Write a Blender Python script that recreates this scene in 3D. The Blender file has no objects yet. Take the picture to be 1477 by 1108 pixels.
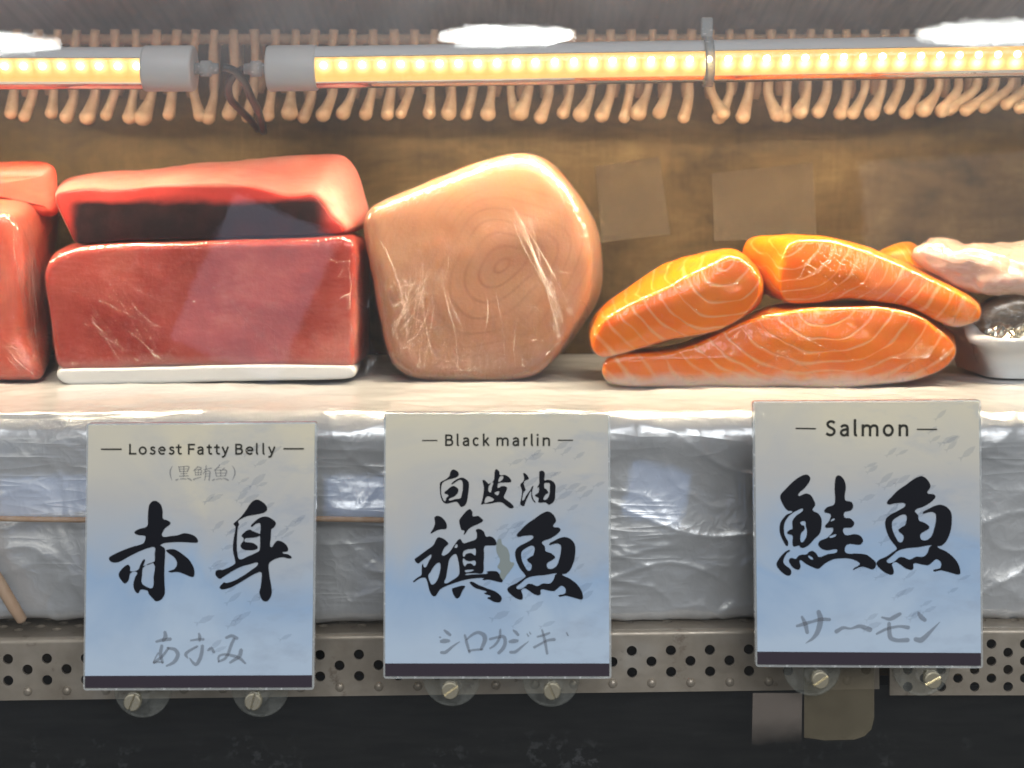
import bpy, bmesh, math, random
import numpy as np
from mathutils import Vector, Matrix, noise as mnoise
from mathutils.geometry import tessellate_polygon

SC = bpy.context.scene
COL = SC.collection
rad = math.radians

# ------------------------------------------------------------------ camera, world, lamps, exposure
F = 2029.0            # focal length in pixels of the 1477 px wide photograph
CAM_Y = -0.55         # the cards stand at y = 0
HOR = 300.0           # pixel row of the horizon
cd = bpy.data.cameras.new('camera')
cam = bpy.data.objects.new('camera', cd)
COL.objects.link(cam)
cam.location = (0, CAM_Y, 0)
cam.rotation_euler = (rad(90), 0, 0)
cd.sensor_width = 36.0
cd.lens = 36.0 * F / 1477.0
cd.shift_y = -(554 - HOR) / 1477.0
cd.clip_start = 0.01
cd.clip_end = 60
cd.dof.use_dof = True
cd.dof.focus_distance = 0.615
cd.dof.aperture_fstop = 12.0
SC.camera = cam

W = bpy.data.worlds.new('World')
SC.world = W
W.use_nodes = True
_t = W.node_tree
_g = _t.nodes.new('ShaderNodeTexCoord')
_s = _t.nodes.new('ShaderNodeSeparateXYZ')
_r = _t.nodes.new('ShaderNodeValToRGB')
_m = _t.nodes.new('ShaderNodeMath')
_m.operation = 'MULTIPLY_ADD'
_m.inputs[1].default_value = 0.5
_m.inputs[2].default_value = 0.5
_t.links.new(_g.outputs['Generated'], _s.inputs[0])
_t.links.new(_s.outputs[2], _m.inputs[0])
_t.links.new(_m.outputs[0], _r.inputs[0])
_e = _r.color_ramp.elements
_e[0].position, _e[0].color = 0.30, (0.22, 0.21, 0.20, 1)      # floor
_e[1].position, _e[1].color = 0.62, (1.0, 1.02, 1.06, 1)        # lit hall
_k = _e.new(0.46)
_k.color = (0.50, 0.53, 0.58, 1)
_t.links.new(_r.outputs[0], _t.nodes['Background'].inputs[0])
W.node_tree.nodes['Background'].inputs[1].default_value = 0.26


def area(name, loc, target, sx, sy, power, color, shape='RECTANGLE'):
    l = bpy.data.lights.new(name, 'AREA')
    l.shape = shape
    l.size = sx
    l.size_y = sy
    l.energy = power
    l.color = color
    o = bpy.data.objects.new(name, l)
    COL.objects.link(o)
    o.location = loc
    d = Vector(target) - Vector(loc)
    o.rotation_euler = d.to_track_quat('-Z', 'Y').to_euler()
    return o


# added front fill lamps, standing in for the soft cool light of the hall
area('hall_fill', (-0.3, -1.5, 1.5), (0, 0, -0.12), 1.8, 1.0, 28, (0.97, 0.97, 1.0))
area('hall_fill', (0.5, -2.2, 0.95), (0, 0, -0.05), 1.6, 0.7, 24, (0.95, 0.97, 1.0))  # second added fill, set low to reach the lamp housings under the ceiling
# three round ceiling lamps, far behind the photographer, mirrored in the glass
for lx, lz, sz in ((-3.05, 0.92, 1.05), (-0.03, 0.95, 0.74), (2.78, 0.97, 1.05)):
    area('ceiling_lamp', (lx, -7.2, lz), (lx, -7.2, lz - 1), sz, sz, 75, (1.0, 0.97, 0.90), 'DISK')
# added lamps far behind the camera, placed to mirror faint patches in the glass


def across(u0, v0, u1, v1, L, color, roll=0.0):
    d = 5.0 + 0.015 + 0.565
    k = d / F
    sx, sz = (u1 - u0) * k, (v1 - v0) * k
    x, z = ((u0 + u1) / 2 - 738.5) * k, (HOR - (v0 + v1) / 2) * k
    o = area('reflection_lamp', (x, -5.0, z), (x, 0, z), sx, sz, L * math.pi * sx * sz, color)
    o.rotation_euler.rotate_axis('Z', rad(roll))


across(0, 688, 560, 742, 1.6, (0.35, 0.55, 1.0))
across(905, 672, 990, 752, 1.7, (0.35, 0.55, 1.0), -12)
across(285, 300, 450, 530, 0.75, (0.75, 0.75, 1.0), -24)
across(1245, 225, 1500, 420, 0.40, (0.75, 0.85, 1.0), 4)
SC.view_settings.view_transform = 'Standard'
SC.view_settings.look = 'None'
SC.view_settings.exposure = 0.0
SC.view_settings.gamma = 1.0
SC.view_settings.use_curve_mapping = False
SC.render.engine = 'CYCLES'
SC.cycles.use_denoising = True
SC.cycles.transparent_max_bounces = 24
SC.cycles.max_bounces = 8
SC.cycles.sample_clamp_indirect = 4.0
SC.cycles.caustics_reflective = False
SC.cycles.caustics_refractive = False


# ------------------------------------------------------------------ helpers
def P(u, v, y):
    """world point that stands at depth y and is seen at pixel (u, v) of the photograph"""
    d = y - CAM_Y
    return Vector(((u - 738.5) / F * d, y, (HOR - v) / F * d))


def px(y):
    return (y - CAM_Y) / F


def link(o, parent=None):
    COL.objects.link(o)
    if parent is not None:
        o.parent = parent
    return o


def tag(o, label, cat, group=None, kind=None):
    if label:
        o['label'] = label
    if cat:
        o['category'] = cat
    if group:
        o['group'] = group
    if kind:
        o['kind'] = kind
    return o


def empty(name, loc, label, cat, group=None):
    o = bpy.data.objects.new(name, None)
    o.empty_display_size = 0.01
    link(o)
    o.location = loc
    return tag(o, label, cat, group)


def mesh_obj(name, verts, faces, mat, parent=None, smooth=True, origin=None, edges=()):
    """verts in world coordinates; origin = where the object's own origin goes"""
    if parent is not None and origin is None:
        origin = Vector(parent.location)
    origin = Vector(origin) if origin is not None else Vector((0, 0, 0))
    me = bpy.data.meshes.new(name)
    me.from_pydata([tuple(Vector(v) - origin) for v in verts], list(edges), faces)
    me.update()
    if smooth:
        me.polygons.foreach_set('use_smooth', [True] * len(me.polygons))
    if mat is not None:
        me.materials.append(mat)
    o = bpy.data.objects.new(name, me)
    link(o, parent)
    o.location = origin - (Vector(parent.location) if parent is not None else Vector((0, 0, 0)))
    return o


def bm_obj(name, bm, mat, parent=None, smooth=False, origin=None):
    bm.normal_update()
    vs = [v.co.copy() for v in bm.verts]
    bm.verts.index_update()
    fs = [[v.index for v in f.verts] for f in bm.faces]
    bm.free()
    return mesh_obj(name, vs, fs, mat, parent, smooth, origin)


def add_box(bm, lo, hi, bevel=0.0, seg=2):
    lo, hi = Vector(lo), Vector(hi)
    r = bmesh.ops.create_cube(bm, size=1.0)
    for v in r['verts']:
        v.co = Vector(((lo[i] + hi[i]) / 2 + v.co[i] * (hi[i] - lo[i])) for i in range(3))
    if bevel > 0:
        es = list({e for v in r['verts'] for e in v.link_edges})
        bmesh.ops.bevel(bm, geom=es, offset=bevel, segments=seg, affect='EDGES', profile=0.5)


def add_tube(bm, pts, radii, n=12, caps=True):
    pts = [Vector(p) for p in pts]
    if not hasattr(radii, '__len__'):
        radii = [radii] * len(pts)
    rings = []
    up = None
    for i, p in enumerate(pts):
        t = (pts[min(i + 1, len(pts) - 1)] - pts[max(i - 1, 0)]).normalized()
        if up is None:
            up = t.orthogonal().normalized()
        up = (up - t * up.dot(t)).normalized()
        b = t.cross(up)
        rings.append([bm.verts.new(p + (up * math.cos(a) + b * math.sin(a)) * radii[i])
                      for a in (2 * math.pi * k / n for k in range(n))])
    for a, b in zip(rings, rings[1:]):
        for k in range(n):
            bm.faces.new((a[k], a[(k + 1) % n], b[(k + 1) % n], b[k]))
    if caps:
        bm.faces.new(list(reversed(rings[0])))
        bm.faces.new(rings[-1])


def lathe(bm, prof, centre, axis='y', n=40):
    """prof: list of (radius, offset along axis)"""
    centre = Vector(centre)
    rings = []
    for r, h in prof:
        if r < 1e-7:
            rings.append([bm.verts.new(centre + Vector((0, h, 0)))])
        else:
            rings.append([bm.verts.new(centre + Vector((r * math.cos(a), h, r * math.sin(a))))
                          for a in (2 * math.pi * k / n for k in range(n))])
    for a, b in zip(rings, rings[1:]):
        for k in range(n):
            k2 = (k + 1) % n
            if len(a) == 1 and len(b) == 1:
                continue
            if len(a) == 1:
                bm.faces.new((a[0], b[k2], b[k]))
            elif len(b) == 1:
                bm.faces.new((a[k], a[k2], b[0]))
            else:
                bm.faces.new((a[k], a[k2], b[k2], b[k]))


def catmull(pts, k, closed=True):
    pts = np.array(pts, float)
    n = len(pts)
    out = []
    rng = range(n) if closed else range(n - 1)
    for i in rng:
        if closed:
            p0, p1, p2, p3 = pts[i - 1], pts[i], pts[(i + 1) % n], pts[(i + 2) % n]
        else:
            p0, p1, p2, p3 = pts[max(i - 1, 0)], pts[i], pts[i + 1], pts[min(i + 2, n - 1)]
        l = np.linalg.norm(p2[:2] - p1[:2])
        # tangents limited by the neighbouring spacing so that short segments do not loop
        a = np.linalg.norm(p2[:2] - p0[:2]) + 1e-9
        b = np.linalg.norm(p3[:2] - p1[:2]) + 1e-9
        m1 = (p2 - p0) / a * l * 0.9
        m2 = (p3 - p1) / b * l * 0.9
        for j in range(k):
            t = j / k
            out.append((2 * t**3 - 3 * t**2 + 1) * p1 + (t**3 - 2 * t**2 + t) * m1 +
                       (-2 * t**3 + 3 * t**2) * p2 + (t**3 - t**2) * m2)
    if not closed:
        out.append(pts[-1])
    return np.array(out)


# ------------------------------------------------------------------ node helper
class NT:
    def __init__(self, name):
        self.m = bpy.data.materials.new(name)
        self.m.use_nodes = True
        self.t = self.m.node_tree
        self.t.nodes.clear()
        self.out = self.t.nodes.new('ShaderNodeOutputMaterial')

    def n(self, typ, ins=None, **attrs):
        nd = self.t.nodes.new('ShaderNode' + typ)
        for k, v in attrs.items():
            setattr(nd, k, v)
        for k, v in (ins or {}).items():
            self.set(nd.inputs[k], v)
        return nd

    def set(self, sock, v):
        if isinstance(v, bpy.types.NodeSocket):
            self.t.links.new(v, sock)
        elif isinstance(v, bpy.types.Node):
            self.t.links.new(v.outputs[0], sock)
        else:
            if hasattr(sock.default_value, '__len__') and hasattr(v, '__len__') and len(sock.default_value) == 4 and len(v) == 3:
                v = (*v, 1)
            sock.default_value = v

    def math(self, op, a, b=0.0, c=0.0, clamp=False):
        return self.n('Math', {0: a, 1: b, 2: c}, operation=op, use_clamp=clamp).outputs[0]

    def vmath(self, op, a, b=(0, 0, 0)):
        nd = self.n('VectorMath', {0: a}, operation=op)
        if op == 'SCALE':
            self.set(nd.inputs['Scale'], b)
        else:
            self.set(nd.inputs[1], b)
        return nd.outputs['Value'] if op in ('LENGTH', 'DOT_PRODUCT', 'DISTANCE') else nd.outputs[0]

    def coord(self, which='Object'):
        return self.n('TexCoord').outputs[which]

    def mapping(self, v, scale=(1, 1, 1), rot=(0, 0, 0), loc=(0, 0, 0)):
        return self.n('Mapping', {'Vector': v, 'Scale': scale, 'Rotation': rot, 'Location': loc}).outputs[0]

    def noise(self, v, scale, detail=3, rough=0.5, dist=0.0):
        return self.n('TexNoise', {'Vector': v, 'Scale': scale, 'Detail': detail, 'Roughness': rough, 'Distortion': dist}).outputs[0]

    def rng(self, v, a, b, c=0.0, d=1.0, smooth=False):
        return self.n('MapRange', {'Value': v, 'From Min': a, 'From Max': b, 'To Min': c, 'To Max': d},
                      interpolation_type='SMOOTHSTEP' if smooth else 'LINEAR').outputs[0]

    def mix(self, f, a, b):
        nd = self.n('Mix', data_type='RGBA')
        self.set(nd.inputs[0], f)
        self.set(nd.inputs[6], a)
        self.set(nd.inputs[7], b)
        return nd.outputs[2]

    def ramp(self, f, stops):
        nd = self.n('ValToRGB', {0: f})
        e = nd.color_ramp.elements
        while len(e) < len(stops):
            e.new(0.5)
        for el, (p, c) in zip(e, stops):
            el.position = p
            el.color = (*c, 1) if len(c) == 3 else c
        return nd.outputs[0]

    def bump(self, h, strength, dist, normal=None):
        nd = self.n('Bump', {'Height': h, 'Strength': strength, 'Distance': dist})
        if normal is not None:
            self.set(nd.inputs['Normal'], normal)
        return nd.outputs[0]

    def bsdf(self, **kw):
        names = dict(color='Base Color', rough='Roughness', metal='Metallic', normal='Normal', ior='IOR',
                     spec='Specular IOR Level', sss='Subsurface Weight', sssr='Subsurface Radius', ssss='Subsurface Scale',
                     coat='Coat Weight', coatr='Coat Roughness', coatn='Coat Normal', em='Emission Color',
                     ems='Emission Strength', alpha='Alpha', trans='Transmission Weight')
        return self.n('BsdfPrincipled', {names[k]: v for k, v in kw.items()}).outputs[0]

    def mixs(self, f, a, b):
        return self.n('MixShader', {0: f, 1: a, 2: b}).outputs[0]

    def done(self, s):
        self.t.links.new(s, self.out.inputs['Surface'])
        return self.m


def plain(name, color, rough=0.5, metal=0.0, **kw):
    t = NT(name)
    return t.done(t.bsdf(color=color, rough=rough, metal=metal, **kw))


def facing(t, power=1.0):
    """cheap Fresnel of a thin clear sheet"""
    return t.n('Fresnel', {'IOR': 1.45}).outputs[0]


# ------------------------------------------------------------------ materials
def m_back_wall():
    t = NT('brushed_steel_wall')
    o = t.coord()
    n1 = t.noise(t.mapping(o, (70, 1, 9)), 6, 5, 0.65)
    n2 = t.noise(t.mapping(o, (5, 1, 90)), 5, 4, 0.6)
    n3 = t.noise(t.mapping(o, (0.7, 1, 1.5)), 17, 6, 0.65, 0.4)
    n4 = t.noise(o, 45, 4, 0.6)
    f = t.math('ADD', t.math('MULTIPLY', n1, 0.13), t.math('MULTIPLY', n2, 0.06))
    f = t.math('ADD', f, t.math('MULTIPLY', n3, 0.82))
    c = t.ramp(f, [(0.38, (0.045, 0.026, 0.008)), (0.53, (0.108, 0.064, 0.022)), (0.70, (0.21, 0.135, 0.055))])
    spots = t.rng(n4, 0.30, 0.22, 0, 0.6)
    c = t.mix(spots, c, (0.04, 0.03, 0.02))
    return t.done(t.bsdf(color=c, metal=0.55, rough=t.rng(n3, 0.3, 0.7, 0.30, 0.48),
                         normal=t.bump(f, 0.25, 0.001)))


def m_ceiling():
    t = NT('dull_steel_ceiling')
    o = t.coord()
    n = t.noise(t.mapping(o, (60, 4, 4)), 4, 4)
    c = t.ramp(n, [(0.3, (0.16, 0.165, 0.17)), (0.7, (0.34, 0.34, 0.33))])
    return t.done(t.bsdf(color=c, metal=0.7, rough=0.35))


def m_foil():
    t = NT('crinkled_silver_film')
    o = t.coord()
    h = 0.0
    for k, (sc_, am) in enumerate(((38, 1.3), (85, 0.8), (190, 0.4))):
        n1 = t.noise(t.mapping(o, (1, 1, 1), (0, rad(20 + 50 * k), 0), (k * 3, 0, k)), sc_, 1.0, 0.5, 0.5)
        h = t.math('ADD', h, t.math('MULTIPLY', t.math('ABSOLUTE', t.math('SUBTRACT', n1, 0.5)), -am))
    for rot, scl, sh in ((28, 7, (1.5, 1, 15)), (-40, 7, (1.4, 1, 13)), (72, 6, (1.6, 1, 12)), (-8, 6, (1.0, 1, 14))):
        cn = t.noise(t.mapping(o, sh, (0, rad(rot), 0), (rot, 0, rot)), scl, 2, 0.5, 0.3)
        cr = t.math('POWER', t.math('SUBTRACT', 1.0, t.math('MULTIPLY', t.math('ABSOLUTE', t.math('SUBTRACT', cn, 0.5)), 8.0), clamp=True), 2.0)
        gt = t.rng(t.noise(t.vmath('ADD', o, (rot, 1, 2)), 14, 2), 0.52, 0.66)
        h = t.math('ADD', h, t.math('MULTIPLY', t.math('MULTIPLY', cr, gt), 0.5))
    n3 = t.noise(o, 20, 3)
    c = t.ramp(n3, [(0.35, (0.74, 0.75, 0.76)), (0.65, (0.84, 0.84, 0.84))])
    a = t.bsdf(color=c, metal=0.32, rough=0.29, normal=t.bump(h, 0.19, 0.004), coat=0.5, coatr=0.12)
    return t.done(a)


def m_flesh(name, kind, zfat=None, centre=None, freq=260.0, aspect=(1, 1), base=None):
    t = NT(name)
    o = t.coord()
    sep = t.n('SeparateXYZ', {0: o})
    X, Y, Z = sep.outputs
    warp = t.n('TexNoise', {'Vector': o, 'Scale': 17.0 if kind == 'marlin' else 28.0, 'Detail': 0.6 if kind == 'marlin' else 2.5}).outputs['Color']
    wv = t.vmath('SCALE', t.vmath('SUBTRACT', warp, (0.5, 0.5, 0.5)), 0.034 if kind == 'marlin' else 0.014)
    q = t.vmath('ADD', o, wv)
    if kind == 'salmon':
        q = t.vmath('MULTIPLY', q, (aspect[0], 0.30, aspect[1]))
        d = t.vmath('LENGTH', q)
        # flakes: fat lines as nested bows
        ph = t.math('FRACT', t.math('MULTIPLY', d, freq))
        tri = t.math('ABSOLUTE', t.math('SUBTRACT', ph, 0.5))
        brk = t.noise(o, 55, 3)
        wdt = t.rng(brk, 0.25, 0.7, 0.02, 0.15)
        if zfat is not None:
            wdt = t.math('MULTIPLY', wdt, t.rng(Z, zfat + 0.022, zfat + 0.002, 1.0, 2.3))
        line = t.math('SUBTRACT', 1.0, t.math('DIVIDE', tri, wdt), clamp=True)
        line = t.math('POWER', line, 0.8)
        line = t.math('MULTIPLY', line, t.rng(brk, 0.3, 0.55, 0.25, 0.75))
        cn = t.noise(o, 40, 4)
        body = t.ramp(cn, [(0.3, (0.88, 0.185, 0.002)), (0.7, (0.95, 0.26, 0.004))])
        c = t.mix(line, body, (0.93, 0.50, 0.22))
        if zfat is not None:
            e = t.math('ADD', Z, t.math('MULTIPLY', t.math('SUBTRACT', t.noise(o, 60, 4), 0.5), 0.010))
            c = t.mix(t.rng(e, zfat + 0.0055, zfat + 0.0005, 0, 0.85), c, (0.88, 0.66, 0.52))
        fine = t.noise(o, 420, 2)
        nrm = t.bump(t.math('ADD', t.math('MULTIPLY', line, -0.5), t.math('MULTIPLY', t.noise(o, 90, 3, 0.6), 0.7)), 0.30, 0.0010)
        s = t.bsdf(color=c, rough=0.42, spec=0.3, sss=0.75, sssr=(1.0, 0.52, 0.10), ssss=0.005, normal=nrm, coat=0.22, coatr=0.06, coatn=nrm, ior=1.38)
    elif kind == 'marlin':
        ang = t.mapping(q, (1.0, 0.25, 1.0), (0, rad(35), 0))
        ang = t.vmath('MULTIPLY', ang, (0.80, 1, 1.12))
        d = t.vmath('LENGTH', ang)
        ph = t.math('FRACT', t.math('MULTIPLY', d, freq))
        tri = t.math('ABSOLUTE', t.math('SUBTRACT', ph, 0.5))
        brk = t.noise(o, 35, 4)
        line = t.rng(tri, 0.0, t.rng(brk, 0.3, 0.7, 0.30, 0.12), 1, 0, True)
        line = t.math('MULTIPLY', line, t.rng(brk, 0.34, 0.62, 0.06, 0.42))
        line = t.math('MULTIPLY', line, t.rng(d, 0.004, 0.045, 1.0, 0.25))
        cn = t.noise(o, 22, 4)
        body = t.ramp(cn, [(0.3, (0.37, 0.185, 0.105)), (0.7, (0.47, 0.25, 0.15))])
        core = t.rng(d, 0.0, 0.045, 0.5, 0.0, True)
        c = t.mix(core, body, (0.30, 0.135, 0.075))
        c = t.mix(line, c, (0.15, 0.055, 0.03))
        fine = t.noise(o, 500, 2)
        s = t.bsdf(color=c, rough=0.45, spec=0.3, sss=0.85, sssr=(1.0, 0.40, 0.13), ssss=0.014, normal=t.bump(fine, 0.15, 0.0006), coat=0.15, coatr=0.1, ior=1.38)
    else:      # tuna
        cn = t.noise(o, 24, 3, 0.5)
        fib = t.noise(t.mapping(o, (18, 60, 60), (0, rad(38), 0)), 8, 3)
        f = t.math('ADD', t.math('MULTIPLY', cn, 0.82), t.math('MULTIPLY', fib, 0.18))
        body = t.ramp(f, base or [(0.35, (0.30, 0.032, 0.016)), (0.52, (0.43, 0.072, 0.050)), (0.68, (0.56, 0.16, 0.12))])
        c = body
        if kind == 'loin':
            # dark bloodline muscle along the lower front of the cut
            e = t.math('ADD', Z, t.math('MULTIPLY', t.math('SUBTRACT', t.noise(t.mapping(o, (1, 1, 2)), 26, 4), 0.5), 0.012))
            low = t.rng(e, 0.0250, 0.0195, 0, 1, True)
            xl = t.rng(t.math('ADD', X, t.math('MULTIPLY', t.math('SUBTRACT', cn, 0.5), 0.03)), -0.066, -0.056, 0, 1, True)
            xr = t.rng(X, 0.074, 0.062, 0, 1, True)
            yf = t.rng(Y, 0.020, 0.012, 0, 1)
            k = t.math('MULTIPLY', t.math('MULTIPLY', low, xl), t.math('MULTIPLY', xr, yf))
            mott = t.rng(t.noise(o, 70, 4), 0.45, 0.75, 0, 1)
            dark = t.mix(mott, (0.005, 0.0018, 0.0018), (0.026, 0.007, 0.006))
            band = t.math('MULTIPLY', t.rng(Y, 0.006, 0.001, 0, 1), t.rng(Z, 0.031, 0.0285, 0, 1))
            c = t.mix(band, c, (0.36, 0.030, 0.022))  # redder front against the paler lit top, put into the colour
            c = t.mix(t.math('MULTIPLY', k, 0.99), c, dark)
        if zfat is not None:
            e = t.math('ADD', Z, t.math('MULTIPLY', t.math('SUBTRACT', t.noise(o, 45, 4), 0.5), 0.014))
            c = t.mix(t.rng(e, zfat + 0.006, zfat - 0.003, 0, 0.55), c, (0.62, 0.34, 0.28))
        fine = t.noise(o, 420, 2)
        s = t.bsdf(color=c, rough=0.45, spec=0.3, sss=0.6 if kind != 'loin' else 0.3, sssr=(1.0, 0.24, 0.10), ssss=0.006, normal=t.bump(fine, 0.25, 0.0006), coat=0.12, coatr=0.15, ior=1.38)
    return t.done(s)


def m_wrap(name, zlow, streak=0.5, angle=25, low=0.55):
    """cling film: clear, glossy, with stretched whitish creases and crumples near its foot"""
    t = NT(name)
    o = t.coord()
    sep = t.n('SeparateXYZ', {0: o})
    Z = sep.outputs[2]

    def ridges(scale, rot, sc, power):
        n = t.noise(t.mapping(o, sc, (0, rad(rot), 0)), scale, 2, 0.5, 0.4)
        r = t.math('SUBTRACT', 1.0, t.math('MULTIPLY', t.math('ABSOLUTE', t.math('SUBTRACT', n, 0.5)), 14.0), clamp=True)
        return t.math('POWER', r, power)
    a = ridges(14, angle, (22, 22, 2.0), 1.8)
    b = ridges(12, -angle * 1.3, (20, 20, 2.4), 2.0)
    c = ridges(105, 5, (1, 1, 0.6), 2.0)
    gate = t.rng(t.noise(o, 16, 2), 0.40, 0.58, 0, 1)
    e = t.math('ADD', Z, t.math('MULTIPLY', t.math('SUBTRACT', t.noise(o, 30, 3), 0.5), 0.03))
    foot = t.rng(e, zlow + 0.018, zlow, 0, 1, True)
    lines = t.math('MULTIPLY', t.math('ADD', a, b, clamp=True), gate)
    cr = t.math('MULTIPLY', c, t.math('ADD', t.math('MULTIPLY', foot, 0.9), 0.10))
    white = t.math('ADD', t.math('MULTIPLY', lines, streak), t.math('MULTIPLY', cr, low), clamp=True)
    white = t.math('ADD', white, t.math('MULTIPLY', foot, 0.06), clamp=True)
    h = t.math('ADD', t.math('ADD', t.math('MULTIPLY', a, 0.5), t.math('MULTIPLY', b, 0.5)), t.math('MULTIPLY', c, t.math('ADD', 0.25, foot)))
    nrm = t.bump(h, 0.22, 0.0010)
    gl = t.n('BsdfGlossy', {'Color': (1, 1, 1), 'Roughness': 0.09, 'Normal': nrm}).outputs[0]
    tr = t.n('BsdfTransparent').outputs[0]
    fr = t.n('Fresnel', {'IOR': 1.42}).outputs[0]
    s = t.mixs(t.math('MINIMUM', t.math('MULTIPLY', fr, 0.9), 0.13), tr, gl)
    df = t.n('BsdfDiffuse', {'Color': (0.85, 0.86, 0.88), 'Normal': nrm}).outputs[0]
    tl = t.n('BsdfTranslucent', {'Color': (0.85, 0.86, 0.88)}).outputs[0]
    gw = t.n('BsdfGlossy', {'Color': (0.9, 0.91, 0.93), 'Roughness': 0.32, 'Normal': nrm}).outputs[0]
    s = t.mixs(t.math('MULTIPLY', white, 0.10), s, t.mixs(0.45, t.mixs(0.4, df, tl), gw))
    return t.done(s)


def m_glass():
    t = NT('case_glass')
    o = t.coord('Object')
    n = t.noise(o, 55, 3, 0.6)
    nrm = t.bump(n, 0.035, 0.0006)
    gl = t.n('BsdfGlossy', {'Color': (0.92, 0.97, 1.0), 'Roughness': 0.0, 'Normal': nrm}).outputs[0]
    tr = t.n('BsdfTransparent', {'Color': (0.985, 0.99, 0.99)}).outputs[0]
    fr = t.n('Fresnel', {'IOR': 1.5}).outputs[0]
    s = t.mixs(fr, tr, gl)
    # lamp bloom painted as haze into the upper glass, a faint veil elsewhere
    z = t.n('SeparateXYZ', {0: o}).outputs[2]
    bloom_haze = t.rng(z, 0.015, 0.085, 0.0, 1.0, True)
    cloud = t.rng(t.noise(t.mapping(o, (1, 1, 1.6)), 16, 4, 0.6), 0.3, 0.7, 0.5, 1.2)
    bloom_haze = t.math('MULTIPLY', bloom_haze, cloud)
    f = t.math('MULTIPLY_ADD', bloom_haze, 0.17, 0.007)
    sc = t.mixs(0.5, t.n('BsdfTranslucent', {'Color': (0.9, 0.9, 0.9)}).outputs[0], t.n('BsdfDiffuse', {'Color': (0.9, 0.92, 0.95)}).outputs[0])
    return t.done(t.mixs(f, s, sc))


def m_clear(name, white=0.1, tint=(0.97, 0.98, 0.98), rough=0.06):
    t = NT(name)
    o = t.coord()
    n = t.noise(o, 300, 3)
    gl = t.n('BsdfGlossy', {'Color': (1, 1, 1), 'Roughness': rough, 'Normal': t.bump(n, 0.15, 0.0005)}).outputs[0]
    tr = t.n('BsdfTransparent', {'Color': tint}).outputs[0]
    s = t.mixs(t.n('Fresnel', {'IOR': 1.45}).outputs[0], tr, gl)
    df = t.n('BsdfDiffuse', {'Color': (0.75, 0.78, 0.78)}).outputs[0]
    spk = t.rng(t.noise(o, 700, 2), 0.6, 0.75, white, min(1, white * 2.6))
    return t.done(t.mixs(spk, s, df))


def m_print(name, seed):
    """card print: warm pale grey at the top running to watery blue, a little light shows through"""
    t = NT(name)
    o = t.coord()
    sep = t.n('SeparateXYZ', {0: o})
    X, Y, Z = sep.outputs
    of = (seed * 3.1, seed * 1.7, seed * 0.9)
    ov = t.vmath('ADD', o, of)
    n = t.noise(ov, 15, 5, 0.55, 0.8)
    zz = t.math('ADD', Z, t.math('MULTIPLY', t.math('SUBTRACT', n, 0.5), 0.085))
    f = t.rng(zz, 0.012, 0.104)
    c = t.ramp(f, [(0.0, (0.47, 0.58, 0.70)), (0.25, (0.33, 0.46, 0.63)), (0.45, (0.44, 0.49, 0.54)), (0.68, (0.51, 0.51, 0.49)), (1.0, (0.68, 0.63, 0.48))])
    # watery lighter and darker cells, stronger on the right
    w = t.noise(t.mapping(ov, (1, 1, 2.2), (0, rad(-35), 0)), 50, 4, 0.6)
    c = t.mix(t.math('MULTIPLY', t.rng(w, 0.5, 0.72, 0, 0.5), t.rng(X, -0.03, 0.04, 0.15, 1)), c, (0.30, 0.36, 0.46))
    w2 = t.noise(ov, 34, 3, 0.5, 1.0)
    c = t.mix(t.math('MULTIPLY', t.rng(w2, 0.52, 0.70, 0, 0.55), t.rng(Z, 0.06, 0.02, 0, 1)), c, (0.46, 0.58, 0.70))
    df = t.bsdf(color=c, rough=0.42, spec=0.4)
    tr = t.n('BsdfTransparent').outputs[0]
    return t.done(t.mixs(0.10, df, tr))


def m_ink(name, color, alpha=1.0, rough=0.35):
    t = NT(name)
    s = t.bsdf(color=color, rough=0.5, spec=0.22)
    if alpha < 1:
        s = t.mixs(alpha, t.n('BsdfTransparent').outputs[0], s)
    return t.done(s)


def m_rail():
    t = NT('dull_perforated_steel')
    o = t.coord()
    n = t.noise(o, 35, 5, 0.6)
    n2 = t.noise(t.mapping(o, (12, 40, 40)), 14, 4)
    c = t.ramp(n, [(0.3, (0.40, 0.33, 0.25)), (0.55, (0.56, 0.48, 0.385)), (0.75, (0.66, 0.60, 0.52))])
    st = t.rng(t.noise(o, 75, 5, 0.7), 0.60, 0.72, 0, 0.8)
    c = t.mix(st, c, (0.16, 0.10, 0.06))
    return t.done(t.bsdf(color=c, metal=0.35, rough=t.rng(n2, 0.3, 0.7, 0.30, 0.5)))


def m_dark_panel():
    t = NT('dark_case_front')
    o = t.coord()
    n = t.noise(t.mapping(o, (4, 1, 26)), 12, 4)
    n2 = t.noise(o, 160, 4, 0.7)
    sep = t.n('SeparateXYZ', {0: o})
    low = t.rng(sep.outputs[2], -0.226, -0.238, 0, 1)
    fl = t.math('MULTIPLY', t.rng(n2, 0.53, 0.62, 0, 1), t.math('MULTIPLY', low, t.rng(t.noise(o, 30, 2), 0.45, 0.6)))
    c = t.ramp(n, [(0.3, (0.010, 0.011, 0.011)), (0.7, (0.022, 0.022, 0.021))])
    c = t.mix(t.math('MULTIPLY', fl, 0.22), c, (0.30, 0.31, 0.32))
    return t.done(t.bsdf(color=c, rough=0.35))


def m_frost():
    t = NT('frosted_pipe')
    o = t.coord()
    n = t.noise(o, 180, 4, 0.6)
    n2 = t.noise(o, 900, 2)
    c = t.ramp(n, [(0.3, (0.50, 0.31, 0.17)), (0.7, (0.66, 0.45, 0.28))])
    return t.done(t.bsdf(color=c, rough=0.55, sss=0.25, sssr=(1, 0.6, 0.4), ssss=0.004, normal=t.bump(n2, 0.3, 0.0006)))


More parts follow.
